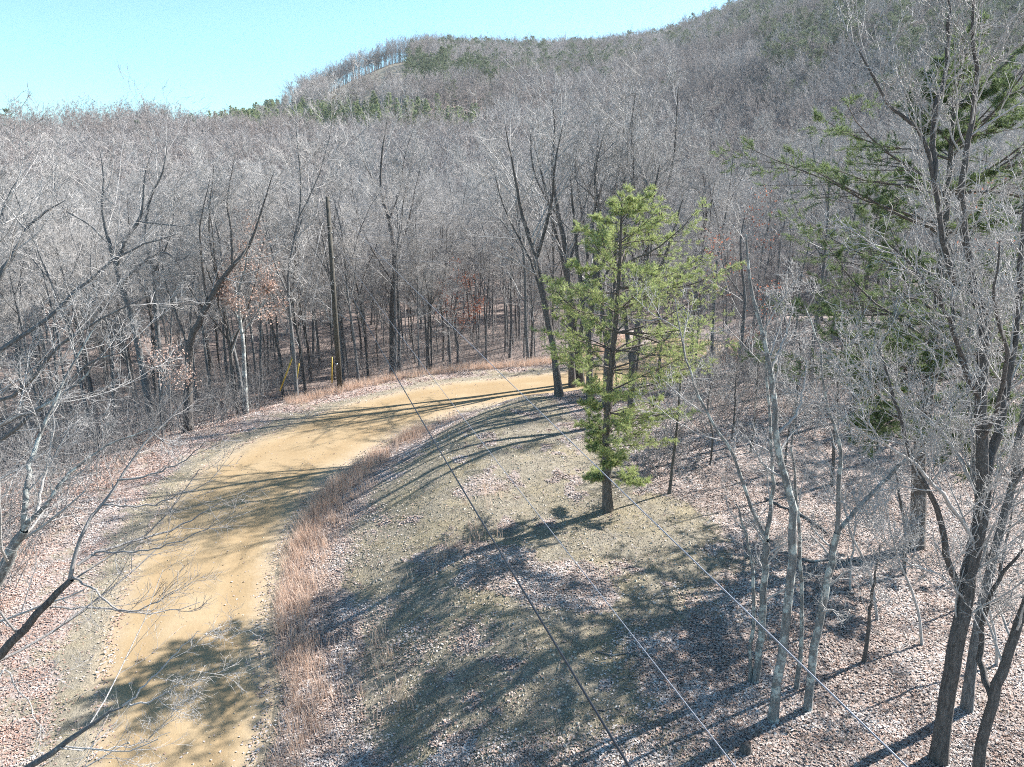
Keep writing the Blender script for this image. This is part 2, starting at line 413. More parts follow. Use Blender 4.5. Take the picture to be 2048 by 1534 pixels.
# ------------------------------------------------------------------ growing trees (all vectorised)
def unit(v): return v / np.maximum(np.linalg.norm(v, axis=-1, keepdims=True), 1e-9)
def tubes(P, R, k):
    """P (N,n,3), R (N,n) -> verts, quads; open tubes of k sides"""
    Nn, n = R.shape
    T = np.empty_like(P); T[:, 1:-1] = P[:, 2:] - P[:, :-2]; T[:, 0] = P[:, 1] - P[:, 0]; T[:, -1] = P[:, -1] - P[:, -2]
    T = unit(T)
    m = unit(P[:, -1] - P[:, 0])
    ref = np.where(np.abs(m[:, 2:3]) > 0.7, np.array([[1.0, 0.12, 0]]), np.array([[0.07, 0.05, 1.0]]))[:, None, :]
    U = unit(np.cross(T, ref)); Vv = np.cross(T, U)
    a = np.arange(k) * 2 * math.pi / k
    ring = P[:, :, None] + R[:, :, None, None] * (np.cos(a)[None, None, :, None] * U[:, :, None] + np.sin(a)[None, None, :, None] * Vv[:, :, None])
    verts = ring.reshape(-1, 3)
    b = (np.arange(Nn) * n * k)[:, None, None]; s = (np.arange(n - 1) * k)[None, :, None]; j = np.arange(k)[None, None]
    j2 = (j + 1) % k
    F = np.stack([b + s + j, b + s + j2, b + s + k + j2, b + s + k + j], -1).reshape(-1, 4)
    return verts, F
class Grow:
    def __init__(self, seed):
        self.g = np.random.default_rng(seed); self.batches = {'trunk': [], 'branches': []}
    def add(self, part, P, R, k): self.batches[part].append((P, R, k))
    def mesh(self, part):
        V = []; F = []; o = 0
        for P, R, k in self.batches[part]:
            v, f = tubes(P, R, k); V.append(v); F.append(f + o); o += len(v)
        return (np.vstack(V), np.vstack(F)) if V else (np.zeros((0, 3)), np.zeros((0, 4), int))
    def spawn(self, P, R, m, n, t0, t1, ang, lf, rf, up, wig, rmin=0.003, lmin=0.0, taper=0.35, bias=None, lshape=0.5):
        """children of chains P: m each, n points; ang (deg) range; lf length factor range of the parent's length"""
        g = self.g; Np, q, _ = P.shape
        L = np.linalg.norm(P[:, 1:] - P[:, :-1], axis=2).sum(1)
        t = t0 + (t1 - t0) * (np.arange(m)[None] + g.random((Np, m))) / m
        f = t * (q - 1); i = np.minimum(f.astype(int), q - 2); fr = f - i
        ii = np.arange(Np)[:, None]
        B = P[ii, i] * (1 - fr[..., None]) + P[ii, i + 1] * fr[..., None]
        T = unit(P[ii, i + 1] - P[ii, i])
        rb = R[ii, i] * (1 - fr) + R[ii, i + 1] * fr
        rv = unit(g.normal(size=(Np, m, 3)))
        if bias is not None: rv = unit(rv + np.asarray(bias))
        S = unit(rv - (rv * T).sum(-1, keepdims=True) * T)
        a = np.radians(g.uniform(ang[0], ang[1], (Np, m)))[..., None]
        D = T * np.cos(a) + S * np.sin(a)
        ln = np.maximum(L[:, None] * g.uniform(lf[0], lf[1], (Np, m)) * (1 - lshape * t), lmin)
        st = ln / (n - 1)
        pts = [B]; d = D
        for s in range(n - 1):
            d = unit(d + wig * g.normal(size=d.shape) + np.array([0, 0, up]))
            pts.append(pts[-1] + d * st[..., None])
        C = np.stack(pts, 2).reshape(Np * m, n, 3)
        r0 = np.maximum(rb * rf, rmin).reshape(-1)
        r1 = np.maximum(r0 * taper, rmin * 0.7)
        w = np.linspace(0, 1, n)[None]
        return C, r0[:, None] * (1 - w) + r1[:, None] * w
def chain(pts, r0, r1, n=14, wig=0.0, g=None):
    P = catmull(pts, max(2, int(math.ceil(n / (len(pts) - 1)))))
    if g is not None and wig: P[1:] += g.normal(size=P[1:].shape) * wig
    w = np.linspace(0, 1, len(P))
    return P[None], (r0 * (1 - w) ** 0.8 + r1 * (1 - (1 - w) ** 0.8))[None]
def flare(R):
    R = R.copy(); R[:, 0] *= 1.45; R[:, 1] *= 1.1; return R

def hardwood(seed, H, style='mid', twig_r=0.006, lod=0):
    """a bare hardwood: returns trunk mesh data, branch mesh data; base at the origin"""
    G = Grow(seed); g = G.g
    r = H * 0.0075 * g.uniform(0.85, 1.25)
    lean = g.normal(size=2) * 0.035 * H
    top = np.array([lean[0] * 1.5, lean[1] * 1.5, H * 0.93])
    pts = [np.array([0, 0, -0.5]), np.array([0.1 * lean[0], 0.1 * lean[1], H * 0.2]) + np.append(g.normal(size=2) * 0.10, 0),
           np.array([0.4 * lean[0], 0.4 * lean[1], H * 0.45]) + np.append(g.normal(size=2) * 0.25, 0),
           np.array([0.9 * lean[0], 0.9 * lean[1], H * 0.7]) + np.append(g.normal(size=2) * 0.4, 0), top]
    P, R = chain(pts, r, 0.02 if not lod else 0.035, 14)
    G.add('trunk', P, flare(R), 7 if not lod else 5)
    nf = {'mid': 3, 'tall': 2, 'wide': 5, 'ridge': 1}[style]
    t0 = {'mid': 0.42, 'tall': 0.55, 'wide': 0.28, 'ridge': 0.6}[style]
    Pf, Rf = G.spawn(P, R, nf, 9, t0, t0 + 0.28, (16, 38), (0.42, 0.62), 0.62, 0.10, 0.10, 0.02, lshape=0.35)
    G.add('trunk' if not lod else 'branches', Pf, Rf, 6 if not lod else 4)
    # level 1
    P1, R1 = G.spawn(P, R, 9 if not lod else 6, 7, t0 * 0.85, 0.97, (32, 68), (0.20, 0.34), 0.48, 0.07, 0.14, 0.012, lshape=0.45)
    P1b, R1b = G.spawn(Pf, Rf, 8 if not lod else 6, 7, 0.18, 0.98, (28, 62), (0.35, 0.60), 0.52, 0.08, 0.14, 0.010, lshape=0.4)
    P1 = np.vstack([P1, P1b]); R1 = np.vstack([R1, R1b]); G.add('branches', P1, R1, 4 if not lod else 3)
    P2, R2 = G.spawn(P1, R1, 6 if not lod else 5, 5, 0.2, 1.0, (25, 58), (0.34, 0.60), 0.5, 0.07, 0.17, twig_r * 1.6, 0.45, lshape=0.35)
    G.add('branches', P2, R2, 3)
    m3 = 7 if lod == 0 else 4
    P3, R3 = G.spawn(P2, R2, m3, 4, 0.15, 1.0, (22, 55), (0.35, 0.62), 0.55, 0.06, 0.20, twig_r, 0.35, lshape=0.3)
    G.add('branches', P3, R3, 3)
    if lod == 0:
        P4, R4 = G.spawn(P3, R3, 4, 3, 0.2, 1.0, (25, 60), (0.4, 0.7), 0.6, 0.05, 0.22, twig_r * 0.75, 0.22, lshape=0.3)
        G.add('branches', P4, R4, 3); tips = P4[:, -1]
    else: tips = P3[:, -1]
    return G, tips

def needles(centres, dirs, L, wd, cnt, g, ln=0.12):
    """tufts: cnt thin needles along the last stretch ln of every shoot"""
    n = len(centres)
    c = np.repeat(centres, cnt, 0); d = np.repeat(unit(dirs), cnt, 0)
    c = c - d * (g.random((n * cnt, 1)) * ln)
    rv = unit(g.normal(size=(n * cnt, 3)) + np.array([0, 0, 0.35]))
    nd = unit(d * 0.75 + rv)
    ll = L * g.uniform(0.7, 1.25, (n * cnt, 1))
    sd = unit(np.cross(nd, g.normal(size=nd.shape))) * wd * 0.5
    V = np.stack([c - sd, c + sd, c + nd * ll], 1).reshape(-1, 3)
    return V, np.arange(len(V)).reshape(-1, 3)
def leaves(centres, size, g, jitter=0.0, droop=0.5, curl=0.25):
    """small folded leaves: two quads each"""
    n = len(centres); c = centres + g.normal(size=centres.shape) * jitter
    a = unit(g.normal(size=(n, 3)) - np.array([0, 0, droop])); nrm = unit(g.normal(size=(n, 3)) + np.array([0, 0, 0.6]))
    s = unit(np.cross(a, nrm)); nn = np.cross(s, a)
    sz = size * g.uniform(0.6, 1.35, (n, 1)); w = sz * g.uniform(0.28, 0.42, (n, 1)); up = nn * sz * curl * g.uniform(-0.4, 1.2, (n, 1))
    V = np.stack([c, c + a * sz * 0.5 + s * w + up, c + a * sz, c + a * sz * 0.5 - s * w + up], 1).reshape(-1, 3)
    i = (np.arange(n) * 4)[:, None]
    F = np.concatenate([i + np.array([[0, 1, 2]]), i + np.array([[0, 2, 3]])], 1).reshape(-1, 3)
    return V, F

# ------------------------------------------------------------------ pine generator
def pine(seed, H, prof, trunk_pts=None, r0=None, nb=60, needle=(0.075, 0.007, 16), zmin=0.08, sub=(9, 5), az_w=None, rise=(60, 95), lod=0, lowgap=0.0):
    """prof: list of (height fraction, radius m). az_w(az, hf) scales a branch's length by direction"""
    G = Grow(seed); g = G.g; r0 = r0 or H * 0.0135
    tp = trunk_pts or [np.array([0, 0, -0.4]), np.array([0.05, 0.02, H * 0.35]), np.array([0.0, 0.1, H * 0.7]), np.array([0.05, 0.0, H])]
    P, R = chain(tp, r0, 0.018, 16); G.add('trunk', P, flare(R), 9 if not lod else 5)
    q = P.shape[1]
    hs = zmin + (0.97 - zmin) * ((np.arange(nb) + g.random(nb)) / nb)
    hs = np.round(hs * 16) / 16 + g.normal(size=nb) * 0.007      # loose whorls
    hs = np.clip(hs, zmin, 0.985)
    az = np.arange(nb) * 2.399 + g.random(nb) * 1.2
    ph = np.array([a for a, b in prof]); pr = np.array([b for a, b in prof])
    ln = np.interp(hs, ph, pr) * g.uniform(0.72, 1.12, nb)
    if az_w is not None: ln = ln * np.array([az_w(a % (2 * math.pi), h) for a, h in zip(az, hs)])
    keep = ln > 0.12; hs, az, ln = hs[keep], az[keep], ln[keep]; nb = len(hs)
    f = hs * (q - 1); i = np.minimum(f.astype(int), q - 2); fr = (f - i)[:, None]
    B = P[0, i] * (1 - fr) + P[0, i + 1] * fr
    el = np.radians(np.interp(hs, [0, 0.4, 0.8, 1], [2, 12, 24, 50]) + g.normal(size=nb) * 8)
    d = np.stack([np.cos(az) * np.cos(el), np.sin(az) * np.cos(el), np.sin(el)], 1)
    n = 8; pts = [B]; st = ln / (n - 1)
    for s in range(n - 1):
        curve = -0.05 if s < 3 else 0.09
        d = unit(d + g.normal(size=d.shape) * 0.09 + np.array([0, 0, curve])); pts.append(pts[-1] + d * st[:, None])
    P1 = np.stack(pts, 1); rb = np.clip(ln * 0.0105, 0.008, 0.05); w = np.linspace(0, 1, n)[None]
    R1 = rb[:, None] * (1 - w) + 0.006 * w; G.add('branches', P1, R1, 5 if not lod else 3)
    P2, R2 = G.spawn(P1, R1, sub[0], 5, 0.22, 1.0, (28, 62), (0.26, 0.46), 0.5, 0.07, 0.14, 0.005, 0.22, lshape=0.45)
    # keep side shoots in a flattish spray
    P2[:, :, 2] = P2[:, :1, 2] + (P2[:, :, 2] - P2[:, :1, 2]) * 0.22
    G.add('branches', P2, R2, 3)
    P3, R3 = G.spawn(P2, R2, sub[1], 3, 0.2, 1.0, (25, 60), (0.3, 0.55), 0.6, 0.13, 0.18, 0.0035, 0.13, lshape=0.3)
    G.add('branches', P3, R3, 3)
    ends = np.vstack([P3[:, -1], P2[:, -1], P1[:, -1]])
    dirs = np.vstack([P3[:, -1] - P3[:, -2], P2[:, -1] - P2[:, -2], P1[:, -1] - P1[:, -2]])
    V, F = needles(ends, dirs, needle[0], needle[1], needle[2], g, needle[0] * 1.9)
    return G, (V, F), ends

# ------------------------------------------------------------------ assembling things
def tree_obj(name, label, cat, loc, G, bark, twig, leaf=None, leafname='leaves', group=None, origin=None):
    t = empty(name, loc); tag(t, label, cat, group)
    off = np.asarray(origin if origin is not None else (0, 0, 0), float)
    for part, mt in (('trunk', bark), ('branches', twig)):
        V, F = G.mesh(part)
        if len(V): obj(part, make_mesh(part, V - off, F, mt), t)
    if leaf is not None:
        obj(leafname, make_mesh(leafname, leaf[0] - off, leaf[1], leaf[2], False), t)
    return t

# ---- the sunlit pine on the bank
PB = ground_at(1217, 1020)
def pxp(u, v, dy=0.0, base=None): return on_y(u, v, (PB if base is None else base)[1] + dy)
tp = [PB - np.array([0, 0, 0.3]), pxp(1213, 930), pxp(1214, 850, .05), pxp(1222, 740, .1), pxp(1232, 640, .15), pxp(1240, 520, .1), pxp(1244, 385)]
HP = tp[-1][2] - PB[2]
def azw(a, h):
    right = math.cos(a)
    if h < 0.17: return 0.9 + 0.3 * right
    if h < 0.50: return 0.70 + 0.42 * right
    return 1.0 + 0.22 * right
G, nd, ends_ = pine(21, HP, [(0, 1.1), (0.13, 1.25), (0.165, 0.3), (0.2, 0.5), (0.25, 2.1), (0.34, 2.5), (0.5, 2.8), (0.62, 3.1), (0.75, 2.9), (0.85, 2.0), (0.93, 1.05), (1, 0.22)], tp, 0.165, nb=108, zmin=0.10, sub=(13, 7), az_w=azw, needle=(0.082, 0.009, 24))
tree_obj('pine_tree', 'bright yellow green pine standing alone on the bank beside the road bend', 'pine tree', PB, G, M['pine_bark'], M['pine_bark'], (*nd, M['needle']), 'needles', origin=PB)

def cones(parent, ends, B, n, seed):
    g = np.random.default_rng(seed); c = ends[g.choice(len(ends), n, replace=False)] - np.array([0, 0, .03]) - B; V = []; F = []
    oc = np.array([(1, 0, 0), (0, 1, 0), (-1, 0, 0), (0, -1, 0), (0, 0, 1.3), (0, 0, -1.5)]) * 0.03
    of = np.array([(0, 1, 4), (1, 2, 4), (2, 3, 4), (3, 0, 4), (1, 0, 5), (2, 1, 5), (3, 2, 5), (0, 3, 5)])
    for i, p in enumerate(c): V.append(oc * g.uniform(.8, 1.3) + p); F.append(of + 6 * i)
    tag(obj('cones', make_mesh('cones', np.vstack(V), np.vstack(F), M['pine_bark'], False), parent), kind='stuff')
cones([o for o in scene.collection.objects if o.name.startswith('pine_tree')][0], ends_, PB, 420, 3)
# ---- the tall dark pine behind the bare trees on the right
DB = ground_at(1832, 1092)
tp = [DB - np.array([0, 0, 0.3])] + [on_y(u, v, DB[1] + dy) for u, v, dy in [(1837, 1011, 0), (1838, 913, .1), (1853, 815, .2), (1866, 694, .3), (1885, 520, .4), (1900, 330, .5), (1912, 120, .6)]]
def azw2(a, h): return (1.0 + 0.2 * abs(math.cos(a))) * (0.55 + 0.5 * (math.sin(a * 2.7 + h * 23) > -0.2))
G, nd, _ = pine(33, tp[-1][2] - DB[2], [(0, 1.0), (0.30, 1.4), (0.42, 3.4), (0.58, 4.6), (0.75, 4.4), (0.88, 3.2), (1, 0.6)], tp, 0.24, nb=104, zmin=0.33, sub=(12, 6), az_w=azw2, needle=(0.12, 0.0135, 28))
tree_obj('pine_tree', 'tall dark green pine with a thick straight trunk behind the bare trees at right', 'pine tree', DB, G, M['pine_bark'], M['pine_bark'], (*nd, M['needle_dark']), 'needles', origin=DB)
for (u, v), hh, sd, lab in [((1700, 842), 9.5, 41, 'loose dark pine on the slope left of the thick dark pine trunk'), ((2060, 830), 12.5, 43, 'dark pine at the right edge behind the leaning trees')]:
    b_ = ground_at(u, v)
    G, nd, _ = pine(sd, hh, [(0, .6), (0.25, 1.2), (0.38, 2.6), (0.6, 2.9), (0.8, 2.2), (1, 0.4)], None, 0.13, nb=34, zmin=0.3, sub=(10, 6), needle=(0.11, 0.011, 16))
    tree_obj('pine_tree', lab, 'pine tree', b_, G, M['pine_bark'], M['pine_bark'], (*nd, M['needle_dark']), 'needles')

print('pine heights', HP, tp[-1][2] - DB[2], 'pine base', PB, DB)

# ---- hero bare trees drawn as limb lines (pixels of the photo's features -> metres at their own distance)
def hero(name, label, base_px, limbs, bark='bark', twig='twig', seed=1, dens=1.0, base=None, group=None, leaf=None, cat='tree', tr=0.006, lv=4, m1=7, l1=(0.25, 0.5), trunks=1, wg=1.0, bias=None, a1=(28, 62), up1=0.08, rcap=0.032):
    """limbs: list of (points, r0, r1, dy) ; point = (u, v[, dy]); first limb starts at base"""
    B = ground_at(*base_px) if base is None else np.asarray(base, float)
    G = Grow(seed); g = G.g
    allP = []
    for li, (pts, r0, r1) in enumerate(limbs):
        w = []
        for k, p in enumerate(pts):
            if isinstance(p, str): q = B - np.array([0, 0, 0.3])
            elif len(p) == 2: q = on_y(p[0], p[1], B[1])
            elif len(p) == 3: q = on_y(p[0], p[1], B[1] + p[2])
            w.append(q)
        P, R = chain(w, r0, r1, 14, 0.012, g)
        if li < trunks: R = flare(R) if isinstance(pts[0], str) else R
        G.add('trunk' if r0 > 0.035 else 'branches', P, R, 9 if r0 > 0.06 else 6)
        allP.append((P, R))
    tips = []
    for P, R in allP:
        t0 = 0.38 if R[0, 0] > 0.05 else 0.12
        P1, R1 = G.spawn(P, R, int(m1 * dens), 7, t0, 0.99, a1, l1, 0.42, up1, 0.13 * wg, tr * 1.4, 0.6, lshape=0.45, bias=bias); R1 = np.minimum(R1, np.linspace(rcap, rcap * .4, R1.shape[1])[None])
        G.add('branches', P1, R1, 4)
        P2, R2 = G.spawn(P1, R1, 5, 5, 0.2, 1.0, (25, 58), (0.34, 0.6), 0.5, 0.08, 0.17 * wg, tr * 1.1, 0.3, lshape=0.35, bias=bias)
        G.add('branches', P2, R2, 3)
        P3, R3 = G.spawn(P2, R2, 4, 4, 0.15, 1.0, (25, 60), (0.35, 0.65), 0.55, 0.08, 0.20 * wg, tr * 0.8, 0.18, lshape=0.3)
        G.add('branches', P3, R3, 3); tips.append(P3[:, -1])
        if lv > 3:
            P4, R4 = G.spawn(P3, R3, 3, 3, 0.2, 1.0, (25, 60), (0.4, 0.7), 0.6, 0.08, 0.22, tr * 0.6, 0.10, lshape=0.3)
            G.add('branches', P4, R4, 3); tips.append(P4[:, -1])
    lf = None
    if leaf:
        T = np.vstack(tips); T = T[leaf[0](T, g)]
        v, f = leaves(np.repeat(T, leaf[1], 0), leaf[2], g, leaf[4] if len(leaf) > 4 else 0.10); lf = (v, f, M[leaf[3]])
    return tree_obj(name, label, cat, B, G, M[bark], M[twig], lf, group=group, origin=B)
BB = '*'
# right foreground
hero('bare_tree', 'tall grey forked tree in the right foreground with leaders reaching the top edge', (1878, 1520), [
    ([BB, (1894, 1387), (1919, 1267), (1939, 1147, .1), (1959, 1047, .1), (1967, 962, .1)], 0.138, 0.11),
    ([(1967, 962, .1), (1961, 831, .1), (1966, 740, .1), (1968, 646, .1), (1952, 593, .1)], 0.095, 0.075),
    ([(1952, 593, .1), (1929, 460, 0), (1924, 358, -.1), (1939, 277, -.1), (1955, 163, -.2), (1945, 65, -.2), (1955, -60, -.2)], 0.06, 0.010),
    ([(1952, 593, .1), (1913, 564), (1893, 509), (1884, 453, -.1), (1870, 358, -.2), (1838, 262, -.3), (1783, 212, -.4), (1740, 147, -.4), (1722, 100, -.4)], 0.05, 0.008),
    ([(1870, 358, -.2), (1869, 228, -.1), (1893, 147, 0), (1897, 49, 0), (1900, -40, .1)], 0.045, 0.010),
    ([(1967, 962, .1), (1988, 890, .3), (2000, 848, .3), (2018, 750, .4), (2037, 629, .5), (2045, 480, .5), (2060, 300, .5)], 0.085, 0.02),
    ([(1919, 1182, .1), (1894, 1107, -.2), (1874, 1017, -.3), (1834, 942, -.5), (1810, 880, -.6), (1790, 800, -.7), (1755, 690, -.8)], 0.055, 0.012),
    ([(1962, 800, .1), (1930, 740, -.3), (1905, 660, -.6), (1880, 600, -.8), (1830, 540, -1), (1780, 490, -1.1)], 0.04, 0.009),
    ([(1955, 790, .1), (1915, 700, .3), (1905, 600, .6), (1900, 500, .8), (1850, 400, 1.0)], 0.04, 0.009),
    ([(1950, 1090, .1), (1900, 1010, -.5), (1850, 950, -.9), (1790, 900, -1.2), (1720, 860, -1.5), (1660, 790, -1.7)], 0.035, 0.007),
    ([(1960, 1000, .1), (1910, 900, .6), (1850, 830, 1), (1780, 790, 1.3), (1730, 720, 1.5)], 0.035, 0.007),
    ([(1930, 1200, .1), (1880, 1150, -.6), (1810, 1120, -1), (1750, 1060, -1.3)], 0.022, 0.006),
    ([(1965, 880, .1), (2000, 800, -.6), (2010, 700, -1), (1990, 600, -1.3), (2000, 480, -1.5)], 0.04, 0.008),
], 'bark_dark', 'twig', 101, 1.0, tr=0.0058, m1=13, l1=(0.25, 0.45), wg=0.75, a1=(20, 48), up1=0.12, rcap=0.022)
hero('bare_tree', 'leaning grey tree at the right edge beside the tall forked tree', (1935, 1420), [
    ([BB, (1950, 1290), (1980, 1141), (2000, 1060), (2020, 985), (2039, 880), (2070, 700), (2085, 500)], 0.095, 0.03),
    ([(1980, 1141), (1955, 1000, .3), (1945, 880, .5), (1935, 760, .6), (1940, 600, .7)], 0.05, 0.012),
    ([(2020, 985), (2048, 940, -.4), (2090, 860, -.8)], 0.05, 0.02),
], 'bark', 'twig', 102, 1.0, tr=0.006, m1=11, l1=(0.2, 0.4), wg=0.75, a1=(20, 50), up1=0.12, rcap=0.022)
hero('bare_tree', 'dark trunk slanting out of the bottom right corner of the picture', (1950, 1560), [
    ([BB, (1985, 1400), (2020, 1300), (2060, 1180), (2130, 1000)], 0.095, 0.05),
    ([(1985, 1400), (1960, 1300, .5), (1985, 1180, .6), (2048, 1100, .6)], 0.06, 0.02),
], 'bark_dark', 'twig', 103, 1.0, tr=0.006, l1=(0.2, 0.38))
# the clump of slim lichen-covered stems
LG = 'slim lichen covered stems on the leafy slope below the pine'
hero('slim_tree', 'slim tree with a curved lichen spotted trunk, tallest of the clump right of the pine', (1546, 1440), [
    ([BB, (1554, 1367), (1571, 1267), (1584, 1117), (1586, 1017), (1569, 952), (1554, 892), (1551, 817), (1540, 740), (1518, 640), (1500, 560), (1492, 470)], 0.095, 0.014),
    ([(1552, 870), (1590, 830, .2), (1605, 790, .3), (1615, 720, .4)], 0.03, 0.008),
    ([(1540, 740), (1570, 680, .3), (1590, 600, .4)], 0.03, 0.008)], 'bark_lichen', 'twig', 111, 0.9, tr=0.0058, l1=(0.13, 0.26))
hero('slim_tree', 'lichen spotted tree forking low into a left leaning limb and an upright limb', (1512, 1364), [
    ([BB, (1524, 1242), (1531, 1117), (1532, 1077)], 0.078, 0.062),
    ([(1532, 1077), (1541, 1020), (1547, 967), (1541, 892), (1538, 800), (1530, 690), (1540, 600)], 0.047, 0.01),
    ([(1532, 1077), (1504, 1017), (1466, 912), (1424, 842), (1388, 770), (1365, 690), (1350, 600)], 0.04, 0.008)], 'bark_lichen', 'twig', 112, 0.9, tr=0.0058, l1=(0.2, 0.4))
hero('slim_tree', 'thin dead stem with a broken top, leftmost of the clump', (1500, 1362), [
    ([BB, (1506, 1217), (1504, 1127), (1486, 1047), (1474, 1007)], 0.042, 0.016)], 'bark_lichen', 'twig', 113, 0.6, tr=0.005, lv=3, l1=(0.08, 0.18))
hero('slim_tree', 'thin straight stem just behind the curved lichen spotted trunk', (1594, 1378), [
    ([BB, (1604, 1267), (1601, 1117), (1594, 1007), (1584, 900), (1592, 800)], 0.048, 0.010)], 'bark_lichen', 'twig', 114, 0.9, tr=0.0055, l1=(0.15, 0.3))
hero('slim_tree', 'lichen spotted tree with a broken pale stub limb pointing right', (1612, 1418), [
    ([BB, (1631, 1292), (1654, 1167), (1674, 1067)], 0.085, 0.062),
    ([(1674, 1067), (1681, 960), (1682, 900), (1668, 850), (1650, 790), (1640, 700), (1610, 610)], 0.044, 0.008),
    ([(1674, 1067), (1700, 1035, .1), (1745, 985, .2), (1782, 948, .3), (1812, 916, .3)], 0.044, 0.03)], 'bark_lichen', 'twig', 115, 0.8, tr=0.0058, l1=(0.15, 0.35))
# tree clump on the crest at the road's bend
CB = 'tall bare trees grouped on the crest of the bank at the bend'
hero('bare_tree', 'tall bare tree leaning left, leftmost of the crest clump beside the road bend', (1120, 792), [
    ([BB, (1108, 700), (1092, 620), (1072, 520), (1045, 430), (1030, 350), (1010, 250)], 0.20, 0.02),
    ([(1092, 620), (1060, 520, .5), (1010, 420, 1), (985, 330, 1.5)], 0.08, 0.015),
    ([(1072, 520), (1100, 420, -.5), (1110, 330, -1), (1125, 250, -1)], 0.09, 0.015)], 'bark_dark', 'twig', 121, 1.9, tr=0.010, rcap=0.05, group=CB)
hero('bare_tree', 'tall straight bare tree, middle one of the crest clump left of the pine', (1146, 775), [
    ([BB, (1141, 650), (1136, 540), (1120, 440), (1105, 350), (1110, 260), (1105, 200)], 0.21, 0.02),
    ([(1136, 540), (1165, 430, .5), (1190, 330, 1), (1200, 240, 1)], 0.10, 0.015),
    ([(1120, 440), (1070, 350, -.5), (1060, 260, -1)], 0.08, 0.015)], 'bark_dark', 'twig', 122, 1.9, tr=0.010, rcap=0.05, group=CB)
hero('bare_tree', 'bare tree leaning right behind the sunlit pine, rightmost of the crest clump', (1166, 772), [
    ([BB, (1160, 690), (1180, 560), (1215, 440), (1240, 330), (1250, 230)], 0.19, 0.02),
    ([(1170, 620), (1240, 500, .5), (1290, 400, 1), (1320, 300, 1)], 0.10, 0.015)], 'bark_dark', 'twig', 123, 1.9, tr=0.010, rcap=0.05, group=CB)
hero('bare_tree', 'bare tree with a double leader hidden behind the middle trunk of the crest clump', (1158, 768), [
    ([BB, (1150, 650), (1130, 540), (1100, 420), (1080, 330), (1060, 270)], 0.18, 0.02),
    ([(1150, 650), (1175, 540, .5), (1165, 430, 1), (1150, 330, 1), (1160, 260, 1)], 0.13, 0.02)], 'bark_dark', 'twig', 124, 1.9, tr=0.010, rcap=0.05, group=CB)
for k, (bp, pts, lab) in enumerate([((1182, 800), [(1178, 690), (1190, 560), (1200, 450), (1190, 350), (1205, 280)], 'bare tree half hidden behind the left edge of the sunlit pine'),
      ((1212, 812), [(1215, 700), (1228, 560), (1235, 450), (1255, 370)], 'bare tree standing straight behind the trunk of the sunlit pine'),
      ((1262, 838), [(1265, 740), (1280, 620), (1300, 500), (1305, 400), (1320, 330)], 'bare tree behind the right half of the sunlit pine')]):
    hero('bare_tree', lab, bp, [([BB] + pts, 0.17, 0.02), ([pts[0], (pts[1][0] - 30, pts[1][1], .6), (pts[2][0] - 50, pts[2][1], 1), (pts[3][0] - 50, pts[3][1], 1)], 0.13, 0.02), ([pts[1], (pts[2][0] + 35, pts[2][1], -.6), (pts[3][0] + 60, pts[3][1], -1)], 0.11, 0.02)], 'bark_dark', 'twig_mid', 140 + k, 1.5, tr=0.009, group=CB)
# left edge of the woods, across the road
def far_base(u, v, dist):
    p = on_y(u, v, dist); p[2] = H1(p[0], p[1]); return p
def far_hero(name, label, u, v, D, limbs, **k):
    p = on_y(u, v, D); p = np.array([p[0], p[1], H1(p[0], p[1])])
    return hero(name, label, None, limbs, base=p, **k)
far_hero('bare_tree', 'dark tree leaning sharply right over the edge of the left woods', 367, 800, 40, [
    ([BB, (378, 695), (397, 648), (414, 610), (438, 566), (466, 531), (499, 490), (520, 430), (545, 350)], 0.22, 0.02),
    ([(378, 695), (350, 620, .5), (330, 560, 1), (318, 480, 1)], 0.09, 0.015),
    ([(414, 610), (405, 530, -.5), (400, 450, -1), (420, 360, -1)], 0.08, 0.015),
    ([(466, 531), (462, 460), (455, 400), (470, 310)], 0.09, 0.015)], bark='bark_dark', seed=131, dens=1.3, tr=0.008)
far_hero('bare_tree', 'pale trunked tree slanting left with a broad bare crown in the left woods', 295, 760, 43, [
    ([BB, (266, 640), (241, 572), (233, 531), (219, 490), (205, 420), (208, 360), (200, 300)], 0.20, 0.02),
    ([(233, 531), (252, 480), (277, 443), (286, 410), (290, 350), (305, 300)], 0.13, 0.015),
    ([(241, 572), (280, 530, -.5), (325, 505, -1), (365, 520, -1.2), (400, 480, -1.4)], 0.09, 0.015),
    ([(277, 443), (320, 448, -.5), (370, 452, -1), (410, 440, -1)], 0.06, 0.012),
    ([(219, 490), (180, 450, .5), (130, 420, 1), (100, 380, 1)], 0.07, 0.012)], bark='bark', seed=132, dens=1.2, tr=0.008)
far_hero('bare_tree', 'upright grey tree right of the slanting pale trunk in the left woods', 318, 780, 44, [
    ([BB, (313, 627), (308, 545), (292, 476), (300, 400), (325, 345), (335, 290)], 0.17, 0.02),
    ([(308, 545), (330, 500), (345, 450), (350, 380)], 0.07, 0.015)], bark='bark', seed=133, dens=1.2, tr=0.008)
far_hero('oak_tree', 'pale trunked tree holding a clump of pinkish dead leaves beside the dark leaning tree', 489, 808, 42, [
    ([BB, (487, 695), (480, 640), (477, 590), (490, 540), (495, 500)], 0.13, 0.03),
    ([(484, 670), (510, 630, -.3), (530, 600, -.5), (538, 570, -.6)], 0.04, 0.012),
    ([(480, 640), (455, 600, .3), (445, 575, .5)], 0.04, 0.012)], bark='bark_lichen', seed=134, dens=1.6, tr=0.008, lv=3, leaf=(lambda T, g: g.random(len(T)) < 0.75, 6, 0.13, 'oakleaf', 0.16))
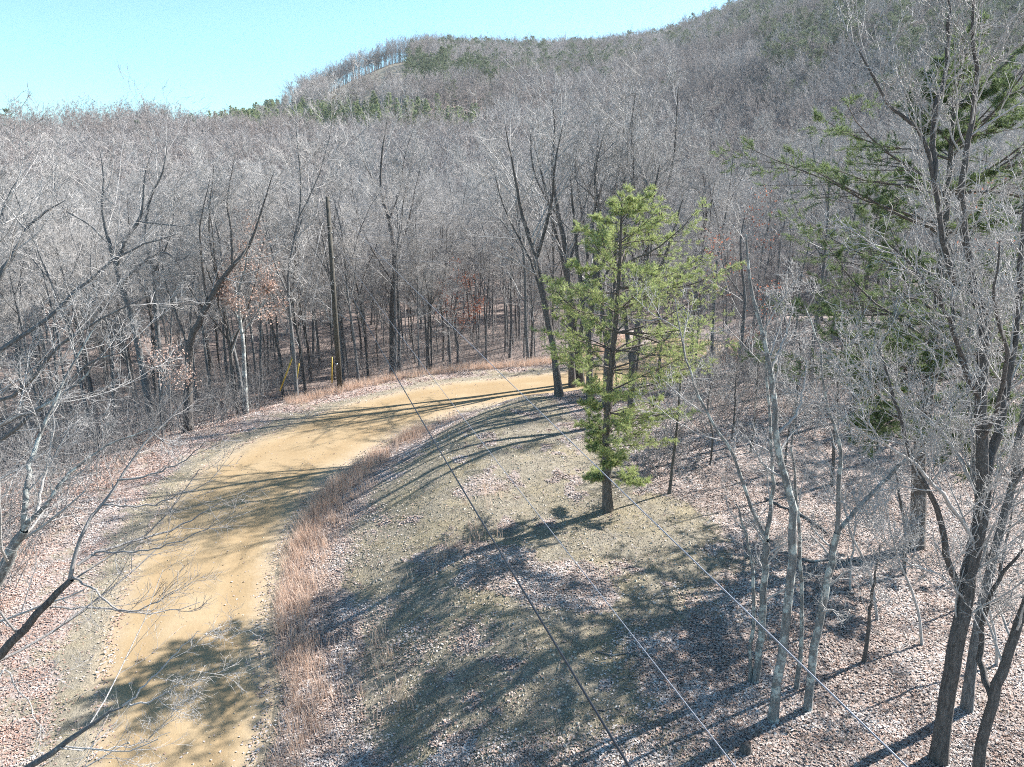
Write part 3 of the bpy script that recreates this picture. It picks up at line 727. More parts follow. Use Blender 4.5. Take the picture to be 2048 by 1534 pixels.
far_hero('oak_tree', 'small oak with rusty dead leaves among trunks beyond the middle of the bend', 915, 745, 62, [
    ([BB, (915, 690), (905, 640), (915, 590), (905, 550)], 0.12, 0.03),
    ([(912, 680), (935, 640, -.3), (950, 610, -.5)], 0.04, 0.012),
    ([(905, 640), (885, 600, .3), (880, 570, .5)], 0.04, 0.012)], bark='bark', seed=135, dens=1.3, tr=0.009, lv=3, leaf=(lambda T, g: g.random(len(T)) < 0.45, 5, 0.15, 'redleaf', 0.2))
far_hero('oak_tree', 'low oak sapling with pink dead leaves at the left edge of the woods', 320, 840, 36, [
    ([BB, (320, 800), (330, 760), (325, 735)], 0.06, 0.02), ([(322, 800), (345, 770), (370, 750)], 0.03, 0.01)], bark='bark', seed=136, dens=1.3, tr=0.007, lv=3, l1=(.4, .7), leaf=(lambda T, g: g.random(len(T)) < 0.5, 3, 0.12, 'oakleaf', 0.2))
far_hero('oak_tree', 'young oak with scattered red brown leaves beyond the right of the pine', 1480, 800, 40, [
    ([BB, (1482, 700), (1490, 600), (1480, 500), (1490, 430)], 0.13, 0.03),
    ([(1482, 700), (1520, 640), (1560, 590)], 0.05, 0.012), ([(1490, 600), (1450, 540), (1440, 480)], 0.05, 0.012)], bark='bark', seed=137, dens=1.2, tr=0.008, lv=3, leaf=(lambda T, g: g.random(len(T)) < 0.35, 3, 0.13, 'redleaf', 0.2))
far_hero('oak_tree', 'small oak with bright rusty leaves seen through the tall right tree', 1960, 760, 30, [
    ([BB, (1962, 680), (1970, 600), (1965, 520), (1975, 470)], 0.09, 0.02), ([(1962, 680), (2000, 600), (2040, 560)], 0.05, 0.012)], bark='bark', seed=138, dens=1.2, tr=0.008, lv=3, leaf=(lambda T, g: g.random(len(T)) < 0.35, 3, 0.11, 'redleaf', 0.2))
far_hero('bare_tree', 'tall tree with a rounded fan crown just right of the utility pole', 785, 745, 58, [
    ([BB, (784, 620), (789, 520), (778, 440), (762, 380), (765, 300), (775, 235)], 0.24, 0.02),
    ([(784, 560), (745, 500, .5), (715, 430, 1), (700, 350, 1)], 0.10, 0.015),
    ([(789, 520), (815, 450, -.5), (830, 380, -1), (850, 300, -1)], 0.09, 0.015),
    ([(778, 440), (800, 380), (810, 310), (830, 250)], 0.07, 0.015), ([(762, 380), (730, 330), (715, 270)], 0.06, 0.015)], bark='bark_dark', seed=139, dens=1.4, tr=0.010)

# left foreground: crowns reaching in from trees outside the left edge
def left_hero(label, D, limbs, seed, bx, **k):
    b = np.array([bx[0], bx[1], H1(*bx)])
    return hero('bare_tree', label, None, limbs, base=b, seed=seed, **k)
def ly(u, v, d, b): return (u, v, d - b)
def L(b, pts): return [(u, v, d - b) for u, v, d in pts]
left_hero('near tree whose dark limb sweeps up from the left edge across the leafy verge', 9, [
    ([BB] + L(9.0, [(-420, 1500, 9), (-230, 1420, 9), (-90, 1365, 9), (0, 1310, 9), (70, 1230, 9), (140, 1158, 9.1)]), 0.10, 0.038),
    (L(9.0, [(140, 1158, 9.1), (152, 1098, 9.2), (170, 1055, 9.3), (205, 1012, 9.5), (250, 940, 9.8), (290, 888, 10), (345, 830, 10.3), (385, 780, 10.5)]), 0.030, 0.006),
    (L(9.0, [(145, 1155, 9.1), (190, 1180, 9), (235, 1220, 8.9), (290, 1215, 8.9), (350, 1180, 8.9)]), 0.018, 0.005),
    (L(9.0, [(105, 1213, 9), (200, 1218, 9.3), (300, 1226, 9.6), (400, 1205, 9.9)]), 0.017, 0.005),
    (L(9.0, [(155, 1130, 9.1), (190, 1105, 9.3), (260, 1085, 9.6), (340, 1060, 9.9), (400, 1030, 10), (445, 1000, 10.1)]), 0.024, 0.005),
    (L(9.0, [(190, 1105, 9.3), (280, 1102, 9), (350, 1085, 8.8), (430, 1050, 8.7)]), 0.014, 0.004),
    (L(9.0, [(207, 1010, 9.5), (290, 1012, 9.6), (370, 985, 9.7), (430, 960, 9.8)]), 0.015, 0.004),
    (L(9.0, [(235, 960, 9.7), (300, 950, 9.7), (360, 925, 9.7), (410, 885, 9.7)]), 0.018, 0.005),
    ], 201, (-11.5, 9.0), lv=3, bark='bark_dark', twig='twig_mid', wg=0.6, bias=(0.5, 0, 0.2), tr=0.0034, dens=0.8, m1=5, l1=(0.22, 0.5))
left_hero('near tree with pale greenish limbs curving up along the lower left edge', 12, [
    ([BB] + L(11.5, [(-300, 1500, 11.5), (-100, 1290, 11.5), (0, 1150, 11.5), (28, 1098, 11.5), (48, 1060, 11.5)]), 0.15, 0.07),
    (L(11.5, [(48, 1060, 11.5), (52, 980, 11.6), (60, 930, 11.8), (75, 880, 12), (110, 800, 12.2), (150, 720, 12.4), (200, 640, 12.6)]), 0.05, 0.008),
    (L(11.5, [(48, 1060, 11.5), (90, 1010, 11.6), (130, 960, 11.8), (170, 920, 12), (240, 880, 12.2), (330, 850, 12.3)]), 0.045, 0.006),
    (L(11.5, [(70, 1035, 11.6), (80, 990, 11.8), (95, 930, 12), (105, 870, 12), (110, 800, 12)]), 0.03, 0.006),
    (L(11.5, [(0, 1150, 11.5), (-40, 1000, 12), (-30, 880, 12.3), (20, 840, 12.6), (80, 815, 12.8), (150, 770, 13), (210, 700, 13)]), 0.06, 0.008),
    ], 202, (-15.5, 11.5), bark='bark_lichen', twig='twig', wg=0.6, bias=(0.6, 0, 0.3), tr=0.0048, dens=0.8, m1=6, l1=(0.22, 0.45))
left_hero('near tree whose long straight limbs fan up from the middle of the left edge', 14, [
    ([BB] + L(14, [(-330, 1150, 14), (-250, 950, 14), (-150, 800, 14)]), 0.20, 0.10),
    (L(14, [(-150, 800, 14), (0, 700, 14.3), (90, 640, 14.6), (180, 560, 15), (260, 500, 15.3), (350, 470, 15.5)]), 0.06, 0.008),
    (L(14, [(-150, 800, 14), (-30, 600, 14.4), (20, 520, 14.6), (60, 450, 15), (130, 400, 15.3)]), 0.07, 0.008),
    (L(14, [(-130, 790, 14), (0, 800, 14), (60, 760, 13.8), (120, 690, 13.6), (200, 640, 13.5), (300, 590, 13.5)]), 0.05, 0.007),
    (L(14, [(-150, 800, 14), (-20, 880, 13.5), (50, 840, 13.2), (120, 780, 13), (190, 720, 13), (270, 700, 13)]), 0.05, 0.007),
    (L(14, [(-200, 880, 14), (-60, 560, 14.4), (-10, 480, 14.6), (10, 410, 15), (40, 350, 15.3)]), 0.07, 0.008),
    ], 203, (-19, 14), bark='bark', twig='twig', wg=0.6, bias=(0.6, 0, 0.3), tr=0.0055, dens=1.0, m1=7, l1=(0.25, 0.5))
left_hero('near tree showing only one thin limb over the road in the lower left corner', 7.5, [
    ([BB] + L(7.5, [(-250, 1800, 7.5), (-80, 1620, 7.5), (60, 1534, 7.5), (170, 1458, 7.6), (245, 1412, 7.7)]), 0.07, 0.012),
    (L(7.5, [(245, 1412, 7.7), (290, 1370, 7.8), (335, 1328, 7.9), (375, 1285, 8), (400, 1262, 8)]), 0.013, 0.003),
    (L(7.5, [(245, 1412, 7.7), (290, 1405, 7.7), (330, 1388, 7.7), (365, 1358, 7.7), (395, 1320, 7.7)]), 0.013, 0.003),
    (L(7.5, [(120, 1495, 7.5), (200, 1500, 7.7), (270, 1490, 7.9), (340, 1465, 8)]), 0.008, 0.003),
    (L(7.5, [(-80, 1620, 7.5), (-20, 1400, 8), (10, 1340, 8.2), (40, 1385, 8.3), (70, 1430, 8.3), (90, 1465, 8.2)]), 0.014, 0.004),
    ], 204, (-8.6, 7.2), bark='bark', twig='twig', wg=0.7, bias=(0.6, 0, 0.2), tr=0.0028, dens=0.7, m1=5, l1=(0.18, 0.4))

# ---- slim saplings scattered over the leafy slope on the right
SG = 'thin bare saplings on the leafy slope right of the pine'
sap = [((1338, 987), [(1348, 910), (1356, 830), (1362, 740), (1370, 650)], .06, 'sapling standing in front of the pine shadow, nearest the pine trunk'),
       ((1665, 970), [(1668, 900), (1672, 830), (1680, 740), (1690, 640)], .07, 'dark sapling upright between the lichen clump and the dark pine'),
       ((1500, 905), [(1508, 850), (1512, 790), (1520, 700)], .05, 'thin sapling rising behind the lichen clump, farthest up the slope'),
       ((1462, 880), [(1468, 840), (1470, 790), (1476, 720)], .05, 'thin crooked sapling behind the left leaning lichen limb'),
       ((1728, 1325), [(1738, 1250), (1745, 1180), (1760, 1090)], .05, 'thin upright sapling between the lichen clump and the tall forked tree'),
       ((1808, 1150), [(1812, 1080), (1800, 1000), (1790, 930)], .06, 'sapling just left of the dark pine trunk'),
       ((1990, 1190), [(2010, 1100), (2030, 1000)], .05, 'sapling near the right edge beyond the leaning tree'),
       ((1700, 865), [(1706, 800), (1712, 720), (1715, 640)], .06, 'sapling up the slope left of the dark pine'),
       ((1905, 905), [(1915, 850), (1925, 780), (1930, 690)], .08, 'stem up the slope right of the dark pine'),
       ((1590, 850), [(1594, 790), (1600, 720), (1598, 640)], .07, 'upright stem far up the slope directly behind the lichen clump')]
sap += [((1760, 1240), [(1740, 1150), (1700, 1060), (1680, 980), (1640, 900)], .035, 'twiggy sapling leaning left between the stub limb and the tall forked tree'),
        ((1850, 1290), [(1830, 1200), (1790, 1100), (1770, 1000)], .035, 'twiggy sapling just left of the base of the tall forked tree'),
        ((1700, 1180), [(1705, 1100), (1715, 1010), (1730, 930)], .03, 'slender twiggy sapling behind the broken stub limb'),
        ((2000, 1330), [(1985, 1250), (1960, 1150), (1965, 1060)], .035, 'twiggy sapling between the two trunks at the right edge'),
        ((1420, 930), [(1425, 870), (1415, 810), (1430, 740)], .04, 'twiggy sapling just right of the pine and up the slope'),
        ((1570, 940), [(1575, 880), (1590, 800), (1610, 730)], .045, 'crooked twiggy sapling behind the curved lichen trunk'),
        ((1760, 900), [(1755, 830), (1765, 740), (1750, 660)], .05, 'leaning grey sapling left of the dark pine trunk, up the slope')]
for k, (b, pts, r, lab) in enumerate(sap):
    hero('sapling', lab, b, [([BB] + pts, r, 0.012)], 'bark_dark', 'twig', 300 + k, 1.3 if k < 10 else 1.9, tr=0.0055 if k < 10 else 0.0042, lv=3 if k < 10 else 4, l1=(0.18, 0.42) if k < 10 else (0.3, 0.6), cat='sapling', group=SG)

# ------------------------------------------------------------------ the forest
NV = 9
lib = []; mid_lib = []
styles = ['mid', 'tall', 'mid', 'wide', 'tall', 'mid', 'wide', 'mid', 'tall']
for i in range(NV):
    G, tips = hardwood(500 + i, 18.0, styles[i], 0.0085)
    tv, tf = G.mesh('trunk'); bv, bf = G.mesh('branches')
    mid_lib.append(make_mesh('woods_tree', np.vstack([tv, bv]) * (16 / 18), np.vstack([tf, bf + len(tv)]), M['twig_mid'] if i % 3 == 0 else M['twig_far']))
    lib.append((make_mesh('trunk', tv, tf, M['bark_dark'] if i % 3 == 0 else M['bark']), make_mesh('branches', bv, bf, M['twig'])))
NF = 6; far_lib = []
for i in range(NF):
    G, tips = hardwood(700 + i, 16.0, ['mid', 'tall', 'wide', 'mid', 'wide', 'ridge'][i], 0.024, 1)
    tv, tf = G.mesh('trunk'); bv, bf = G.mesh('branches')
    me = make_mesh('far_tree', np.vstack([tv, bv]), np.vstack([tf, bf + len(tv)]), M['twig_brown' if i % 2 else 'twig_far']); far_lib.append(me)
pine_lib = []
for i in range(3):
    G, nd, _ = pine(800 + i, 15.0, [(0, .5), (0.3, 1.5), (0.42, 3.4), (0.7, 3.6), (0.88, 2.2), (1, .5)], None, 0.2, nb=34, zmin=0.32, sub=(6, 4), needle=(0.34, 0.09, 6), lod=1)
    tv, tf = G.mesh('trunk'); bv, bf = G.mesh('branches')
    pine_lib.append(make_mesh('far_pine', np.vstack([tv, bv, nd[0]]), [np.vstack([tf, bf + len(tv)]), nd[1] + len(tv) + len(bv)], None, False))
    me = pine_lib[-1]; me.materials.append(M['pine_bark']); me.materials.append(M['needle_far'])
    mi = np.zeros(len(me.polygons), np.int32); mi[len(tf) + len(bf):] = 1; me.polygons.foreach_set('material_index', mi)
young_lib = []
for i in range(2):
    G, nd, _ = pine(850 + i, 9.0, [(0, 1.6), (0.15, 2.2), (0.5, 1.7), (0.8, 0.9), (1, .25)], None, 0.12, nb=40, zmin=0.08, sub=(5, 3), needle=(0.32, 0.09, 6), lod=1)
    tv, tf = G.mesh('trunk'); bv, bf = G.mesh('branches')
    me = make_mesh('young_pine', np.vstack([tv, bv, nd[0]]), [np.vstack([tf, bf + len(tv)]), nd[1] + len(tv) + len(bv)], None, False)
    me.materials.append(M['pine_bark']); me.materials.append(M['needle_stand'])
    mi = np.zeros(len(me.polygons), np.int32); mi[len(tf) + len(bf):] = 1; me.polygons.foreach_set('material_index', mi)
    young_lib.append(me)

# tree positions by dart throwing on a jittered polar lattice
g = np.random.default_rng(77)
X, Y = [], []
cell = 4.3
gx, gy = np.meshgrid(np.arange(-600, 600, cell), np.arange(20, 860, cell))
gx = gx.ravel() + g.uniform(-.48, .48, gx.size) * cell; gy = gy.ravel() + g.uniform(-.48, .48, gy.size) * cell
az = np.arctan2(gx, gy); r = np.hypot(gx, gy); R = np.interp(az, SK_AZ, SK_R)
ok = (np.abs(az) < math.radians(41)) & (r < R + 14)
gx, gy, az, r, R = gx[ok], gy[ok], az[ok], r[ok], R[ok]
keep = g.random(len(gx)) < np.interp(r, [0, 60, 200, 400, 700], [1, 1, .85, .75, .7])
gx, gy, az, r, R = gx[keep], gy[keep], az[keep], r[keep], R[keep]
d, arc = sdist(gx, gy)
gz = height(gx, gy)
pu, pv_, dep = project(np.stack([gx, gy, gz], 1))
out_ok = (d < -road_hw(gy) - 3.0)
in_ok = (d > 3.5) & (pu > 1230) & (pv_ < 800)
ok = ((d < 0) & out_ok) | in_ok | (r > 90)
ok &= ~((r < 37) & (gx < 0)) & ~((r < 47) & (pu < 380)) & ~((np.abs(pu - 668) < 30) & (r < 51)) & ~((np.abs(pu - 488) < 55) & (r < 45)) & ~((np.abs(pu - 915) < 45) & (r < 64))
# the bare clearing below the left ridge
CLR = [on_y(u, v, 1.0) for u, v in [(690, 165), (745, 132), (800, 112), (800, 128), (770, 165), (700, 172)]]
ca = np.array([elev_az(u, v) for u, v in [(655, 190), (700, 158), (795, 110), (822, 130), (815, 206), (700, 226), (650, 215)]])
el = np.arctan2(gz - CAMZ, r)
inclr = in_poly(az, el, ca[:, ::-1]) & (r > 330) & (r < R - 14)
ok &= ~inclr
gx, gy, gz, az, r, R, d, pu, pv_ = [a[ok] for a in (gx, gy, gz, az, r, R, d, pu, pv_)]
el = np.arctan2(gz + 10 - CAMZ, r)
# evergreens on the hills
def blob(u, v, ru, rv):
    e0, a0 = elev_az(u, v); return ((az - a0) / (ru / FPX)) ** 2 + ((el - e0) / (rv / FPX)) ** 2
nz = fbm(gx * 0.02, gy * 0.02, 3)
pp = np.zeros(len(gx))
for u, v, ru, rv, p in [(900, 165, 90, 24, .75), (1000, 110, 260, 40, .38), (870, 95, 70, 20, .3), (1580, 150, 60, 40, .5), (1720, 60, 70, 60, .5), (1500, 40, 200, 50, .3), (1800, 130, 90, 60, .35),
                        (1900, 20, 200, 60, .35), (2000, 60, 80, 60, .4), (1100, 160, 120, 20, .12)]:
    pp = np.maximum(pp, p * (blob(u, v, ru, rv) < 1))
pp = np.maximum(pp, 0.018 * (r > 330))
is_pine = (g.random(len(gx)) < 0.85 * pp * (0.4 + 1.3 * sstep((nz - .35) / .25))) & (r > 110)
yg = ((blob(600, 208, 200, 19) < 1) | (blob(460, 216, 120, 12) < 1) | (blob(780, 208, 150, 20) < 1) | (blob(900, 218, 90, 12) < .8)) & (r > 150)
is_young = yg & (g.random(len(gx)) < 0.1 + 0.72 * sstep((fbm(gx * .03, gy * .03, 2) - .3) / .25))
frontyg = ((blob(640, 236, 300, 30) < 1) | (blob(860, 240, 130, 20) < 1)) & (r > 130)
print('forest points', len(gx), 'pines', is_pine.sum(), 'young', is_young.sum())
size = np.clip(g.normal(1.0, 0.13, len(gx)), 0.6, 1.3)
size = size * np.where(r > R - 70, np.interp(pu, [700, 800, 900], [1, .55, 1]), 1.0); size = np.where(frontyg & ~is_young, size * 0.6, size); small = (g.random(len(gx)) < 0.22) & (r < 130); size = np.where(small, size * 0.55, size) * np.where(r > 110, 1.0, np.where(d > 0, 0.70, np.where(gx < 0, 0.92, 0.85)))
app = 18 * size / np.maximum(r, 1)
cand = np.where(~is_pine & ~is_young & (np.abs(az) < math.radians(39)))[0]
order = cand[np.argsort(-app[cand])]
NI = 262
near = order[:NI]; rest = np.setdiff1d(cand, near)
print('individual radius', r[near].max())
def zone(i):
    u = pu[i]
    far = r[i] > 62
    if gx[i] * 1.0 < -12 and u < 650: return ('in the back rows of the left woods' if far else 'at the front of the left woods beyond the verge')
    if u < 1240: return ('deep in the hollow behind the road bend' if far else 'just beyond the outer edge of the road bend')
    return ('in the back rows of the woods on the right' if far else 'on the leafy slope in the woods at right')
for c, i in enumerate(near):
    v = int(g.integers(NV)); s = float(size[i]); kind = 'young' if small[i] else 'tall'
    t = empty('bare_tree', (gx[i], gy[i], gz[i] - 0.1), float(g.uniform(0, 6.28)), s)
    t.rotation_euler = (float(g.normal() * 0.03), float(g.normal() * 0.03), t.rotation_euler[2])
    zn = zone(i)
    tag(t, ('%s bare grey hardwood tree %s') % (kind, zn), 'tree', '%s bare trees %s' % (kind, zn))
    a = bpy.data.objects.new('trunk', lib[v][0]); link(a, t); b = bpy.data.objects.new('branches', lib[v][1]); link(b, t)

# a close row of tall bare trees along the ridge
ra = g.uniform(elev_az(600, 100)[1], elev_az(1300, 80)[1], 1700); rR = np.interp(ra, SK_AZ, SK_R) + g.uniform(-20, 6, 1700)
RX, RY = rR * np.sin(ra), rR * np.cos(ra); RZ_ = height(RX, RY)
# far woods: one uncountable mass, instanced
def hidden_objs(meshes, nm):
    c = bpy.data.collections.new(nm)
    for k, me in enumerate(meshes):
        o = bpy.data.objects.new('%s_%02d' % (nm, k), me); c.objects.link(o)
    return c
def scatter(name, label, cat, P, S, RZ, IDX, coll, group=None):
    me = bpy.data.meshes.new(name); me.vertices.add(len(P)); me.vertices.foreach_set('co', np.ascontiguousarray(P, np.float32).ravel())
    a = me.attributes.new('scl', 'FLOAT_VECTOR', 'POINT'); a.data.foreach_set('vector', np.ascontiguousarray(S, np.float32).ravel())
    a = me.attributes.new('rot', 'FLOAT_VECTOR', 'POINT'); a.data.foreach_set('vector', np.ascontiguousarray(RZ, np.float32).ravel())
    a = me.attributes.new('idx', 'INT', 'POINT'); a.data.foreach_set('value', np.ascontiguousarray(IDX, np.int32))
    o = obj(name, me); tag(o, label, cat, group, 'stuff')
    ng = bpy.data.node_groups.new(name + '_nodes', 'GeometryNodeTree')
    ng.interface.new_socket('Geometry', in_out='INPUT', socket_type='NodeSocketGeometry')
    ng.interface.new_socket('Geometry', in_out='OUTPUT', socket_type='NodeSocketGeometry')
    gi = ng.nodes.new('NodeGroupInput'); go = ng.nodes.new('NodeGroupOutput')
    ci = ng.nodes.new('GeometryNodeCollectionInfo'); ci.inputs['Collection'].default_value = coll
    ci.inputs['Separate Children'].default_value = True; ci.inputs['Reset Children'].default_value = True
    ip = ng.nodes.new('GeometryNodeInstanceOnPoints'); ip.inputs['Pick Instance'].default_value = True
    mp = ng.nodes.new('GeometryNodeMeshToPoints')
    def na(nm_, t):
        q = ng.nodes.new('GeometryNodeInputNamedAttribute'); q.data_type = t; q.inputs[0].default_value = nm_; return q.outputs[0]
    ng.links.new(gi.outputs[0], mp.inputs[0]); ng.links.new(mp.outputs[0], ip.inputs['Points']); ng.links.new(ci.outputs[0], ip.inputs['Instance'])
    ng.links.new(na('idx', 'INT'), ip.inputs['Instance Index']); ng.links.new(na('scl', 'FLOAT_VECTOR'), ip.inputs['Scale'])
    ng.links.new(na('rot', 'FLOAT_VECTOR'), ip.inputs['Rotation']); ng.links.new(ip.outputs[0], go.inputs[0])
    md = o.modifiers.new('instances', 'NODES'); md.node_group = ng
    return o
def rots(n): return np.stack([g.normal(0, .04, n), g.normal(0, .04, n), g.uniform(0, 6.28, n)], 1)
n_ = len(rest)
ridge = (r[rest] > R[rest] - 22)
pk = (fbm(gx[rest] * 0.03, gy[rest] * 0.03 + 9, 2) + g.normal(0, .08, n_)) > .5
idx = np.where(ridge, 5, np.where(pk, 2 * g.integers(0, 3, n_), 1 + 2 * g.integers(0, 2, n_)))
s = np.stack([size[rest]] * 3, 1) * np.where(r[rest] < 130, 1.1, 1.0)[:, None]
P = np.stack([gx, gy, gz - 0.1], 1)
Pw = np.vstack([P[rest], np.stack([RX, RY, RZ_], 1)]); s = np.vstack([s, np.repeat(g.uniform(.55, 1.05, (1700, 1)), 3, 1)]); idx = np.concatenate([np.where((r[rest] < 150), g.integers(NF, NF + NV, n_), idx), np.full(1700, 5)])
scatter('bare_woods', 'grey leafless woods covering the hollow and the hillsides', 'woods', Pw, s, rots(len(Pw)), idx, hidden_objs(far_lib + mid_lib, 'woodland_tree'))
k = np.where(is_pine & ~is_young)[0]
scatter('hillside_pines', 'dark evergreens dotted through the grey hillside woods', 'evergreens', P[k], np.stack([size[k] * g.uniform(.8, 1.15, len(k))] * 3, 1), rots(len(k)), g.integers(0, 3, len(k)), hidden_objs(pine_lib, 'hill_pine'))
k = np.where(is_young)[0]
k = np.repeat(k, 2); Pk = P[k] + np.stack([g.uniform(-2.3, 2.3, len(k)), g.uniform(-2.3, 2.3, len(k)), np.zeros(len(k))], 1); Pk[:, 2] = height(Pk[:, 0], Pk[:, 1])
scatter('young_pine_stand', 'bright green stand of young pines along the middle ridge', 'pine stand', Pk, np.stack([size[k] * g.uniform(0.6, 1.2, len(k))] * 3, 1), rots(len(k)), g.integers(0, 2, len(k)), hidden_objs(young_lib, 'stand_pine'))

# ------------------------------------------------------------------ utility pole, wires and guy guards
UB = on_y(680, 778, 43.0); UB[2] = H1(UB[0], UB[1])
def seg_mesh(name, pts, r, mat, k=6, parent=None, r1=None, off=None):
    P = np.array(pts)[None]; n = P.shape[1]; R = np.linspace(r, r1 if r1 is not None else r, n)[None]
    v, f = tubes(P, R, k); V = v - (off if off is not None else 0)
    caps = [np.arange(k)[::-1][None], (np.arange(k) + (n - 1) * k)[None]]
    return obj(name, make_mesh(name, V, [f] + caps, mat), parent)
M['pole'] = bark_mat('treated_wood', (0.045, 0.042, 0.036), (0.12, 0.112, 0.095), None, 1.5)
def plain(name, col, rough=0.5, metal=0.0):
    m, n, b = new_mat(name)
    nn = noise(n, N(n, 'ShaderNodeTexCoord').outputs['Object'], 9, 4, 0.6)
    c = ramp(n, nn, [(0.3, tuple(x * 0.8 for x in col)), (0.7, tuple(min(1, x * 1.1) for x in col))])
    n.links.new(c, b.inputs['Base Color']); b.inputs['Roughness'].default_value = rough; b.inputs['Metallic'].default_value = metal
    return m
M['wire'] = plain('aluminium_wire', (0.22, 0.235, 0.27), 0.5, 0.3)
M['black'] = plain('black_cable', (0.014, 0.015, 0.02), 0.35)
M['yellow'] = plain('yellow_plastic', (0.48, 0.33, 0.05), 0.5)
M['porcelain'] = plain('porcelain', (0.45, 0.44, 0.42), 0.3)
M['steel'] = plain('galvanised_steel', (0.40, 0.41, 0.42), 0.45, 0.7)
UT = on_y(655, 393, UB[1])
pole = empty('utility_pole', UB); tag(pole, 'tall dark weathered wooden utility pole at the outer edge of the road bend', 'utility pole')
seg_mesh('post', [UB - np.array([0, 0, .5]), UB * .5 + UT * .5, UT], 0.17, M['pole'], 12, pole, 0.115, UB)
ATT = []
for u, v in [(655, 401), (658, 465), (662, 515)]:
    q = on_y(u, v, UB[1]); ATT.append(q)
    seg_mesh('insulator', [q + np.array([.11, -.03, 0]), q + np.array([.17, -.05, 0]), q + np.array([.24, -.06, 0])], 0.05, M['porcelain'], 8, pole, 0.035, UB)
    seg_mesh('bracket', [q + np.array([.0, 0, -.12]), q + np.array([.15, -.05, 0])], 0.018, M['steel'], 5, pole, None, UB)
q = on_y(675, 727, UB[1]); seg_mesh('pole_tag', [q + np.array([0, -.165, -.06]), q + np.array([0, -.175, .06])], 0.07, M['steel'], 6, pole, None, UB)
# wires towards the camera hang in one vertical plane
hd = np.array([1.35, 3.0]) - UB[:2]; hd /= np.linalg.norm(hd); nrm = np.array([hd[1], -hd[0]])
def on_plane(u, v, nrm=nrm, o=UB[:2]):
    d_ = ray(u, v); t = (o @ nrm) / (d_[:2] @ nrm); return np.array([0, 0, CAMZ]) + d_ * t
wl = ['thin silver wire running from the pole top past the pine to the bottom right', 'thin silver middle wire running from the pole to the bottom edge', 'thick black cable running from the pole to the bottom edge']
wp = [[(1080, 830), (1270, 1010), (1480, 1190), (1800, 1534)], [(1000, 930), (1130, 1100), (1290, 1300), (1470, 1534)], [(810, 790), (900, 935), (1040, 1160), (1255, 1534)]]
def far_wires():
    for k in range(3):
        P0 = ATT[k] + np.array([.2, -.06, 0]); best = None
        for off in np.linspace(0.6, 4.0, 171):
            h = np.array([off, 3.0]) - P0[:2]; h /= np.linalg.norm(h); n2 = np.array([h[1], -h[0]])
            Q = [on_plane(u, v, n2, P0[:2]) for u, v in wp[k]]
            S = np.array([0.0] + [(q[:2] - P0[:2]) @ h for q in Q]); Z = np.array([P0[2]] + [q[2] for q in Q])
            Wt = np.array([20.0] + [1 / max(.5, np.linalg.norm(q - np.array([0, 0, CAMZ]))) for q in Q])
            co = np.polyfit(S, Z, 2, w=Wt); er = ((np.polyval(co, S) - Z) * Wt)[1:]; er = (er ** 2).sum() + (1.0 if co[0] < 0.0002 else 0)
            if best is None or er < best[0]: best = (er, h, co, S, off)
        er, h, co, S, off = best
        print('wire', k, er, off, co)
        ss = np.linspace(0, S[-1] + 22, 120); zz = np.polyval(co, ss)
        pts = np.stack([P0[0] + h[0] * ss, P0[1] + h[1] * ss, zz], 1)
        rr_ = [0.0027, 0.0027, 0.0088][k]
        o = seg_mesh('overhead_wire', pts, rr_, M['wire'] if k < 2 else M['black'], 6)
        tag(o, wl[k], 'wire', 'overhead wires')
    wl2 = ['uppermost wire from the pole top to the right behind the pine', 'middle wire from the pole to the right behind the pine', 'lowest wire from the pole to the right behind the pine']
    for k, (pa, pb) in enumerate([((1130, 445), (1650, 458)), ((1130, 492), (1640, 505)), ((1130, 534), (1640, 552))]):
        P0 = ATT[k] + np.array([.2, -.06, 0]); h2 = np.array([1.0, 0.10]); h2 /= np.linalg.norm(h2); n2 = np.array([h2[1], -h2[0]])
        Q = [on_plane(u, v, n2, P0[:2]) for u, v in (pa, pb)]
        s = [0.0] + [float((q[:2] - P0[:2]) @ h2) for q in Q]; z = [P0[2]] + [q[2] for q in Q]
        co = np.polyfit(s, z, 2); ss = np.linspace(0, s[-1] + 18, 60); zz = np.polyval(co, ss)
        pts = np.stack([P0[0] + h2[0] * ss, P0[1] + h2[1] * ss, zz], 1)
        tag(seg_mesh('overhead_wire', pts, 0.008, M['wire'], 5), wl2[k], 'wire', 'overhead wires')
far_wires()
def guy(uv0, uv1, dy, att, lab):
    a = on_y(*uv0, UB[1] + dy); gz_ = H1(a[0], a[1]); b = on_y(*uv1, UB[1] + dy * 0.9)
    t = empty('guy_anchor', a); tag(t, lab, 'guy guard', 'yellow guy wire guards beside the pole')
    seg_mesh('guard', [a, a * .5 + b * .5, b], 0.045, M['yellow'], 8, t, None, a)
    seg_mesh('guy_wire', [a - (b - a) * 0.25, b, att], 0.007, M['steel'], 4, t, None, a)
guy((560, 782), (588, 706), -0.5, ATT[0], 'yellow guy wire guard leaning right, leftmost of the three by the pole')
guy((590, 782), (598, 727), 1.2, ATT[1], 'yellow guy wire guard nearly upright, middle one of the three by the pole')
guy((664, 766), (664, 714), 1.6, ATT[2], 'yellow guy wire guard upright just left of the pole')

